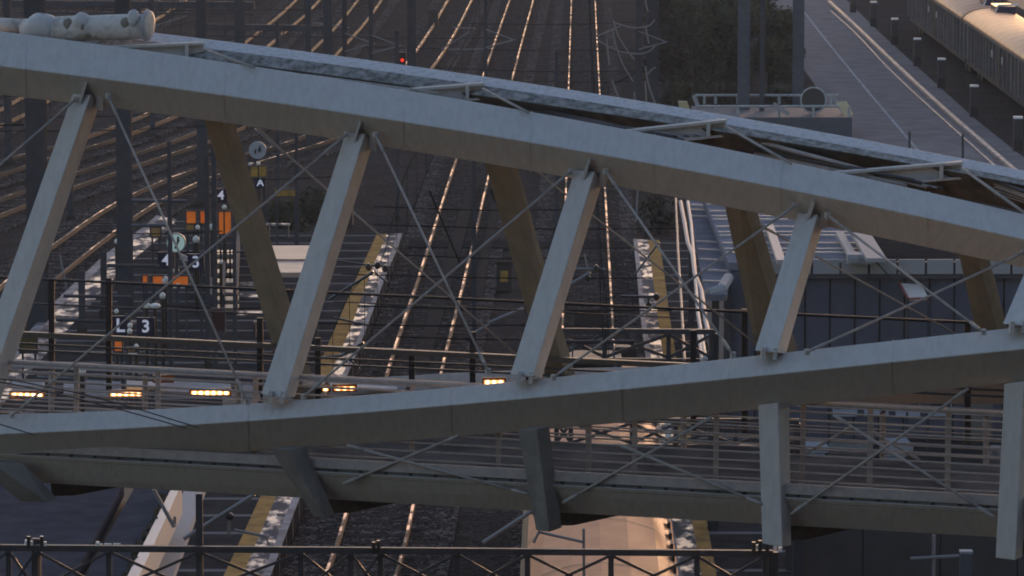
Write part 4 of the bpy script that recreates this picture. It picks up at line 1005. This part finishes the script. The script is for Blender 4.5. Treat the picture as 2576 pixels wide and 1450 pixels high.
# left canopy wing with seams and curved eave
wz = 4.2
wg = thing('metal_canopy', 'ribbed metal canopy with a bright left edge, left of the station building', 'canopy', G(1790, 640, 0))
top_poly('roof', [(1724, 480), (1824, 480), (1842, 600), (1836, 690), (1828, 742), (1775, 742)], wz - .15, wz, ROOFM, wg)
mb = MB()
for y in (505, 519, 531, 547, 611, 631, 656, 683, 710):
    t = (y - 480) / 262.0; a, b = G(1728 + 46 * t, y, wz), G((1828 + 14 * min(1, t * 2)) - (18 * max(0, t - .75) * 4), y + 3, wz); mb.beam(a + Vector((0, 0, .03)), b + Vector((0, 0, .03)), .14, .05)
mb.each('roof_seam', SEAM, wg)
mb = MB(); mb.tube([G(1832, 700, wz + .1), G(1815, 728, wz + .05), G(1790, 738, wz), G(1778, 742, wz - .1)], .14, 8); mb.build('eave', PARA, wg)
mb = MB()
for x, y in ((1740, 510), (1800, 730), (1830, 700)):
    p = G(x, y, wz); mb.beam((p.x, p.y, ZP), (p.x, p.y, wz - .2), .18)
mb.each('column', MASTM, wg)
for lab, pts, r, m in (('bright wavy handrail along the left edge of the metal canopy', [(1712, 508), (1718, 540), (1722, 560), (1730, 610), (1742, 640), (1748, 690), (1764, 730), (1774, 800), (1784, 850)], .055, SEAM),
                       ('grey straight rail beside the bright wavy handrail', [(1730, 508), (1738, 560), (1748, 680), (1756, 790), (1775, 905)], .045, PANELM), ('thin grey rail left of the bright wavy handrail', [(1700, 500), (1706, 640), (1714, 760), (1722, 905)], .03, KERB),
                       ('lowest grey rail right of the right platform', [(1757, 830), (1766, 908)], .04, PANELM)):
    mb = MB(); mb.tube([G(x, y, wz + .25) for x, y in pts], r, 8); tag(mb.build('handrail', m), lab, 'handrail', 'handrails by the metal canopy')
# peach awning
c = Q(2300, 728, Df - 1.2); t = thing('awning', 'small peach lit awning on the dark wall of the station building', 'awning', (c.x, c.y, 0))
mb = MB(); a, b, e, f_ = Q(2262, 712, Df - .3), Q(2318, 716, Df - .3), Q(2336, 750, Df - 1.6), Q(2285, 752, Df - 1.6); dz = Vector((0, 0, -.05))
mb.loops([[a, b, e, f_], [a + dz, b + dz, e + dz, f_ + dz]]); mb.build('sheet', TENT, t)
mb = MB(); mb.beam(a, f_, .05); mb.beam(f_, e, .05); mb.build('frame', TENTR, t)
mb = MB()
for p in (e, f_): mb.tube([p, (p.x, p.y, 0)], .03)
mb.each('leg', MASTM, t)
# forecourt, wall, pole at the lower right
top = poly([(1880, 1085), (2900, 1085), (2900, 1700), (2080, 1700)], .01)
mb = MB(); mb.prism([(p.x, p.y) for p in top], 0.0, .03); tag(mb.build('forecourt', ASPH), 'dark paved forecourt before the station building', 'pavement', kind='structure')
Dw = 99.0
wl = thing('concrete_wall', 'dark grey concrete wall with joints at the bottom right corner', 'wall', ((2300 - 1288) * Dw / F, Dw, 0))
for k in range(5):
    a, b = (1988 + 197 * k - 1288) * Dw / F, (1988 + 197 * (k + 1) - 3 - 1288) * Dw / F; mb = MB(); mb.box(((a + b) / 2, Dw + .15, 1.0), b - a, .3, 2.0); mb.build('wall_panel', mat('wall_concrete', (.105, .092, .085), .9, spec=0.0, col2=(.08, .07, .065), nscale=1.5), wl)
a, b = (1986 - 1288) * Dw / F, (2990 - 1288) * Dw / F
mb = MB(); mb.box(((a + b) / 2, Dw + .15, 2.05), b - a, .36, .1); mb.build('wall_coping', FACADE, wl)
D = 92; p = Q(2349, 1346, D); t = thing('cross_pole', 'thin white pole with a crossbar in front of the dark wall, bottom right', 'pole', (p.x, p.y, 0))
mb = MB(); mb.tube([p, (p.x, p.y, 0)], .035, 8); mb.build('pole', CABLEW, t)
mb = MB(); mb.tube([Q(2290, 1406, D - .05), Q(2412, 1399, D - .05)], .035, 8); mb.build('crossbar', CABLEW, t)
p = Q(2430, 1392, 94); t = thing('post_box', 'dark square post with a pale cap at the bottom right', 'post', (p.x, p.y, 0))
mb = MB(); mb.beam((p.x, p.y, 0), p, .24); mb.build('post', MASTL, t); mb = MB(); mb.box(p + Vector((0, 0, .03)), .26, .26, .05); mb.build('cap', PARA, t)
# things lying on the forecourt, seen through the railing
for k, (x, y, w, d, m, lab) in enumerate(((2035, 1138, 60, 1.6, PANELM, 'pale mottled slab stack seen through the deck railing'), (2120, 1142, 100, 1.5, SLABT, 'long tan slab stack right of the pale one'), (2245, 1134, 60, 1.4, PARA, 'grey slab stack at the right of the tan one'), (2500, 1150, 40, 1.0, PEDGE, 'small pale slab stack by the last hanging post'),
                                         (1470, 1085, 60, .8, PARA, 'pale box beside the train seen through the railing'), (2290, 1225, 120, .7, TGEAR, 'dark low trough before the slab stacks'))):
    p = G(x, y, .2); mb = MB()
    for j in range(3): mb.box((p.x + .07 * j, p.y, .08 + .14 * j), px(w, p.y), d, .12, random.uniform(-.08, .08))
    tag(mb.build('slab_stack', m), lab, 'slab stack', 'slab stacks on the forecourt')
# bollard style white markers near the right platform
for k, (x, y) in enumerate(((1653, 1095), (1680, 1100), (1742, 1085))):
    p = G(x, y, ZP); mb = MB(); mb.box(p + Vector((0, 0, .5)), .14, .14, 1.0); mb.box(p + Vector((0, 0, 1.05)), .2, .2, .12)
    tag(mb.build('marker_post', CAPW), ['white marker post left on the right platform', 'white marker post in the middle on the right platform', 'white marker post right on the right platform'][k], 'marker post', 'white marker posts')

# ================================================================== UPPER RIGHT: ROAD, WALL, BOLLARDS, CARS
road = poly([(1860, -160), (1923, 17), (1950, 73), (1993, 133), (2050, 214), (2120, 330), (2260, 620), (2900, 620), (2640, 440), (2560, 385), (2450, 297), (2370, 225), (2310, 170), (2200, 70), (2130, 0), (2040, -160)], .02)
mb = MB(); mb.prism([(p.x, p.y) for p in road], 0, .02); tag(mb.build('road', CONC), 'pale concrete service road at the top right', 'road', kind='structure')
def ground_line(name, pts, w, z, h, m, label, cat, kind='structure'):
    mb = MB(); strip(mb, resample(smooth_line(pts, 0), 3), w, h, z); tag(mb.build(name, m), label, cat, kind=kind)
ground_line('road_line', [(1985, -20), (2055, 73), (2170, 215), (2320, 392), (2380, 460)], .12, .02, .006, WLINE, 'thin worn white line on the concrete road', 'road line')
ground_line('kerb', [(2085, 8), (2150, 68), (2262, 176), (2380, 285), (2530, 416), (2600, 475)], .20, .02, .14, KERB, 'pinkish raised kerb along the concrete road', 'kerb')
ground_line('kerb', [(2090, 30), (2150, 84), (2240, 180), (2360, 292), (2500, 418), (2580, 490)], .09, .02, .05, KERB, 'thin lower kerb edge beside the pinkish kerb', 'kerb')
bols = [(2146, 32, 'farthest bollard at the top edge'), (2197, 67, 'second farthest bollard before the wagons'), (2250, 113, 'bollard beside the end of the rear wagon, next after the two farthest'), (2307, 167, 'bollard in the middle of the row with a white cap'), (2368, 222, 'third bollard counted from the right edge'), (2450, 295, 'second bollard counted from the right edge'), (2560, 381, 'nearest bollard at the right edge')]
b0 = None
for k, (x, y, l) in enumerate(bols):
    p = G(x, y)
    if b0 is None:
        b0 = thing('bollard', l, 'bollard', p, 'brown concrete bollards beside the road')
        mb = MB(); mb.box(p + Vector((0, 0, .25)), .38, .38, .5); mb.build('foot', BOLD, b0)
        mb = MB(); mb.box(p + Vector((0, 0, .95)), .36, .36, .9); mb.build('shaft', BOLM, b0)
        mb = MB(); mb.box(p + Vector((0, 0, 1.44)), .38, .38, .09); mb.build('cap', CAPW, b0)
    else: copy_tree(b0, l, p)
# ribbed retaining wall
A0, A1 = G(2150, -25), G(2760, 462)
wd = (A1 - A0); wd.z = 0; WLn = wd.length; wd.normalize(); wn = Vector((wd.y, -wd.x, 0)); wn = wn if wn.x > 0 else -wn
ZW = 2.95
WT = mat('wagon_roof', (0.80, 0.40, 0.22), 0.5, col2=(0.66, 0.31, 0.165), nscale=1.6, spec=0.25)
def wagon(label, u0, u1, hatches=()):   # ribbed sides, round roof
    def pt(u, o, z): p = A0 + wd * u + wn * o; return Vector((p.x, p.y, z))
    t = thing('freight_wagon', label, 'wagon', pt((u0 + u1) / 2, 1.4, 0), 'ribbed freight wagons at the top right'); ang = math.atan2(wd.y, wd.x)
    mb = MB(); L = []; u = u0
    while u < u1 - .9:
        g = random.uniform(.8, 1.9); r0 = random.uniform(.10, .17)
        for uu, o in ((u, 0), (u + .22, 0), (u + .24, r0), (min(u + .24 + g, u1 - .02), r0)): L.append([pt(uu, o, .95), pt(uu, o, 2.95), pt(uu, 2.8, 2.95), pt(uu, 2.8, .95)])
        u += .26 + g
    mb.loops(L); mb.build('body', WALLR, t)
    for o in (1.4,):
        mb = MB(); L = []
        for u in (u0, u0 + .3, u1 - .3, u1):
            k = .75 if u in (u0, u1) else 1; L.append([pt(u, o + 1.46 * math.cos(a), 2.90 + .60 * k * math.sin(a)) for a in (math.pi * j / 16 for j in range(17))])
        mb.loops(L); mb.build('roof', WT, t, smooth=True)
        mb = MB(); u = u0 + 1.2
        while u < u1 - .5:
            mb.loops([[pt(uu, o + 1.475 * math.cos(a), 2.905 + .612 * math.sin(a)) for a in (math.pi * j / 16 for j in range(17))] for uu in (u, u + .07)], cap=False); u += 2.1
        mb.each('roof_band', mat('band_brown', (.22, .12, .08), .7), t)
    for uh in hatches:
        mb = MB(); mb.box(pt(uh, 1.75, 3.60), 2.6, 1.0, .42, ang); hb = mb.build('roof_box', CARB, t, bevel=.03)
        mb = MB(); mb.tube([pt(uh + 1.3, 1.20, 3.45), pt(uh + 1.3, 1.36, 3.86), pt(uh + 1.3, 2.4, 3.88)], .055, 8); mb.build('white_frame', CAPW, hb)
    mb = MB(); mb.box(pt((u0 + u1) / 2, -.03, 2.86), u1 - u0, .06, .12, ang); mb.build('eave_rail', WALLR, t)
    mb = MB(); mb.box(pt((u0 + u1) / 2, 1.4, .8), u1 - u0, 2.5, .28, ang); mb.build('underframe', BOLD, t)
    mb = MB()
    for u in (u0 + 2, u0 + 3.8, u1 - 3.8, u1 - 2):
        for o in (.62, 2.1):
            c = pt(u, o, .46); mb.tube([c - wn * .06, c + wn * .06], .44, 18)
    mb.each('wheel', BOLD, t)
    mb = MB(); p = pt((u0 + u1) / 2 + 1, -.02, 1.9); mb.box(p, .35, .05, 1.9, ang); mb.build('door_bar', BLACK, t)
    mb = MB()
    for du in (-2.6, 2.2): mb.box(pt((u0 + u1) / 2 + du, -.02, 2.2), .5, .03, .32, ang)
    mb.each('plate', PANELM, t)
un = (G(2492, 47, 2.95) - A0).dot(wd)
wagon('front ribbed freight wagon with a peach lit round roof at the right edge', un + .35, un + 34, (un + 2.6,))
wagon('rear ribbed freight wagon with a peach lit round roof at the top edge', un - 34, un - .35, (un - 3.2, un - 9))
# upper street
q = [A0 + wn * 4.2, A1 + wn * 4.2, A1 + wn * 40, A0 + wn * 40]
mb = MB(); mb.prism([(p.x, p.y) for p in q], 0, 2.75); tag(mb.build('upper_street', mat('street_asphalt', (.06, .05, .045), .8)), 'raised street behind the freight wagons', 'street', kind='structure')
# loading ramp block with railing, drum and boards
Dl = 207.0
lx = lambda x: (x - 1288) * Dl / F
zb_ = Q(2000, 296, Dl).z
rb = thing('ramp_block', 'blue grey concrete ramp block with white railings before the olive shrubs', 'ramp', (lx(1990), Dl, 0))
mb = MB(); mb.box(((lx(1752) + lx(2146)) / 2, Dl + 3, zb_ / 2 + .0), lx(2146) - lx(1752), 6, max(.6, zb_)); mb.build('block', mat('ramp_concrete', (.10, .105, .12), .8, col2=(.08, .083, .095), nscale=2), rb)
for (ya, yb2, D2, nm) in ((268, 296, Dl + .1, 'front_railing'), (240, 262, Dl + 5.5, 'rear_railing')):
    mb = MB(); mb.tube([Q(1750, ya, D2), Q(2110, ya, D2)], .06)
    for x in (1772, 1800, 1856, 1960, 2046, 2135 if nm[0] == 'f' else 2090): mb.tube([Q(x, ya, D2), Q(x, yb2, D2)], .06)
    mb.build(nm, PANELM, rb)
for (pts, D2) in (([(1745, 240), (1758, 275)], Dl + 2), ([(2092, 240), (2128, 290)], Dl + 2)):
    mb = MB(); mb.beam(Q(*pts[0], D2), Q(*pts[1], D2), .18, .1, up=(0, 1, 0)); mb.each('end_rail', PARA, rb)
mb = MB(); a, b, c_, d = Q(2104, 260, Dl + 1), Q(2130, 258, Dl + 1), Q(2146, 290, Dl + .4), Q(2124, 292, Dl + .4); o = Vector((0, .12, .05)); mb.loops([[a, b, c_, d], [a + o, b + o, c_ + o, d + o]]); mb.build('end_board', BOARDY, rb)
mb = MB(); a, b, c_, d = Q(1706, 257, Dl + 1), Q(1728, 258, Dl + 1), Q(1736, 280, Dl + 1), Q(1712, 285, Dl + 1); mb.loops([[a, b, c_, d], [a + o, b + o, c_ + o, d + o]]); mb.build('end_board', BOARDY, rb)
mb = MB(); mb.beam(Q(1945, 262, Dl), Q(1985, 288, Dl), .2, .08, up=(0, 1, 0)); mb.build('sloping_plank', PARA, rb)
c = Q(2046, 252, Dl + 2); t = thing('cable_drum', 'dark round cable drum behind the ramp railing', 'drum', c)
mb = MB(); mb.disc(c, px(32, Dl), .12, 'Y', 28); mb.build('disc', DRUM, t)
mb = MB(); L = []
for k in range(29):
    a = 2 * math.pi * k / 28; L.append(c + Vector((math.cos(a) * px(32, Dl), -.06, math.sin(a) * px(32, Dl))))
mb.tube(L, .04); mb.build('rim', PANELM, t)
for x, y0, l in ((2288, 332, 'left'), (2422, 336, 'right')):
    p = G(x, 420); mb = MB(); mb.beam((p.x, p.y, 0), Q(x, y0, p.y), .09); tag(mb.build('sign_post', MASTM), 'thin dark post standing on the concrete road, ' + l + ' of two', 'post', 'thin posts on the concrete road')

# ================================================================== VEGETATION
def shrub(label, x, y, w, h, seed, m, n=5000, name='shrub', leaf=.10):
    rnd = random.Random(seed); p = G(x, y); t = thing(name, label, 'shrub', p, 'shrubs of the yard')
    mb = MB()
    for k in range(5):
        a = rnd.uniform(0, 6.28); e = p + Vector((math.cos(a) * w * .3, math.sin(a) * w * .3, h * rnd.uniform(.5, .85))); mb.tube([p, p.lerp(e, .5) + Vector((rnd.uniform(-.1, .1), 0, .1)), e], [.09, .06, .02], 6)
    mb.build('stem', BARK, t)
    mb = MB(); cl = [(rnd.uniform(-.36, .36) * w, rnd.uniform(-.36, .36) * w, h * rnd.uniform(.2, .85), rnd.uniform(.16, .30) * w) for _ in range(16)]
    for i in range(n):
        cx, cy, cz, r = rnd.choice(cl); d = Vector((rnd.gauss(0, 1), rnd.gauss(0, 1), rnd.gauss(0, 1))).normalized() * r * (rnd.random() ** .4)
        c = p + Vector((cx + d.x, cy + d.y, max(.1, cz + d.z)));  s = leaf * rnd.uniform(.6, 1.5)
        u = Vector((rnd.gauss(0, 1), rnd.gauss(0, 1), rnd.gauss(0, 1))).normalized(); v = u.orthogonal().normalized()
        mb.add([c - u * s, c + v * s * .5, c + u * s, c - v * s * .5], [(0, 1, 2, 3)])
    mb.build('foliage', m, t)
shrub('brown leafless looking shrub left of the olive shrubs', 1705, 275, 2.6, 4.6, 1, LEAF2)
shrub('tall olive shrub in the middle of the group at the top right', 1775, 262, 3.4, 5.2, 2, LEAF)
shrub('olive shrub at the right of the group, behind the ramp', 1850, 230, 3.2, 5.0, 3, LEAF)
shrub('olive shrub farthest back at the top edge', 1760, 130, 3.6, 5.0, 4, LEAF)
shrub('brownish shrub at the back right of the group', 1880, 120, 3.2, 5.0, 5, LEAF2)
shrub('broad dark shrub between the tall cable mast and the brown shrub', 1678, 150, 3.0, 4.6, 12, LEAF2)
shrub('tall olive shrub between the two blue grey masts', 1935, 260, 2.6, 5.4, 13, LEAF)
shrub('olive shrub at the far back between the masts', 1900, 30, 3.0, 4.6, 14, LEAF)
shrub('dark shrub at the corner of the road', 1940, 205, 2.0, 3.4, 9, LEAF2)
shrub('low olive shrub behind the yellow board left of the second near post', 715, 600, 1.6, 1.3, 6, LEAF, 900)
shrub('low dark shrub between yellow board and platform end', 780, 560, 1.8, 1.1, 7, LEAF, 900)
for k, (x, y, w_, h_) in enumerate(((1690, 300, 1.8, 1.6), (1735, 310, 1.9, 1.9), (1700, 215, 2.2, 2.4), (1660, 200, 1.6, 1.3), (1830, 300, 2.0, 1.6), (1960, 300, 1.6, 1.5), (1690, 70, 2.4, 2.8), (1985, 160, 1.5, 1.8), (1800, 180, 3.0, 3.0))):
    shrub(['grey olive scrub at the foot of the brown shrub', 'second scrub clump at the shrub foot, farther right', 'scrub clump in the middle of the bank beside the tall cable mast', 'small scrub clump nearest to the straight track', 'scrub clump behind the left half of the ramp', 'scrub clump between ramp and concrete road', 'scrub clump high on the bank at the top edge', 'small scrub clump on the road corner', 'broad scrub in the middle of the overgrown bank'][k], x, y, w_, h_, 30 + k, LEAF if k % 2 else LEAF2, 1500)
shrub('low shrub hidden in the shade left of the metal canopy', 1660, 590, 1.6, 1.6, 10, LEAF2, 500)

# ================================================================== HAZE
hz = bpy.data.materials.new('haze_air'); hz.use_nodes = True; hn = hz.node_tree; hn.nodes.remove(hn.nodes['Principled BSDF'])
pv = hn.nodes.new('ShaderNodeVolumePrincipled'); pv.inputs['Color'].default_value = (0.74, 0.78, 0.84, 1); pv.inputs['Density'].default_value = 0.00024; pv.inputs['Anisotropy'].default_value = 0.0
hn.links.new(pv.outputs[0], hn.nodes['Material Output'].inputs['Volume'])
mb = MB(); mb.box((0, 145, 78.5), 536, 770, 159); tag(mb.build('haze', hz), 'thin bluish evening haze in the air over the yard', 'haze', kind='stuff')

# ================================================================== CAMERA, LIGHT, WORLD
cd = bpy.data.cameras.new('camera'); cam = bpy.data.objects.new('camera', cd); C.objects.link(cam)
cam.location = (0, 0, H); cam.rotation_euler = (math.pi / 2 - TH, 0, 0)
cd.sensor_width = 36; cd.lens = F / 2576 * 36; cd.clip_start = 1; cd.clip_end = 6000
SC.camera = cam
EL, AZ = math.radians(4.0), math.radians(13.0)
sd_ = bpy.data.lights.new('sun', 'SUN'); sun = bpy.data.objects.new('sun', sd_); C.objects.link(sun)
sd_.energy = 0.32; sd_.angle = math.radians(2.0); sd_.color = (1.0, 0.58, 0.36)
Ld = Vector((math.sin(AZ) * math.cos(EL), math.cos(AZ) * math.cos(EL), math.sin(EL)))
sun.rotation_euler = (-Ld).to_track_quat('-Z', 'Y').to_euler()
w = bpy.data.worlds.new('World'); SC.world = w; w.use_nodes = True
nt = w.node_tree; bg = nt.nodes['Background']; sk = nt.nodes.new('ShaderNodeTexSky'); sk.sky_type = 'NISHITA'; sk.sun_disc = False
sk.sun_elevation = EL; sk.sun_rotation = AZ; sk.air_density = 1.0; sk.dust_density = 1.4; sk.ozone_density = 1.6; sk.altitude = 400
tint = nt.nodes.new('ShaderNodeMix'); tint.data_type = 'RGBA'; tint.blend_type = 'MULTIPLY'; tint.inputs['Factor'].default_value = 1.0
tint.inputs['B'].default_value = (1.04, 0.975, 1.08, 1)
nt.links.new(sk.outputs[0], tint.inputs['A']); nt.links.new(tint.outputs['Result'], bg.inputs[0]); bg.inputs[1].default_value = 0.15
SC.view_settings.view_transform = 'Standard'; SC.view_settings.look = 'None'; SC.view_settings.gamma = 1.0; SC.view_settings.exposure = 1.64
SC.cycles.pixel_filter_type = 'BLACKMAN_HARRIS'; SC.cycles.filter_width = 1.9
SC.cycles.max_bounces = 4; SC.cycles.use_denoising = True
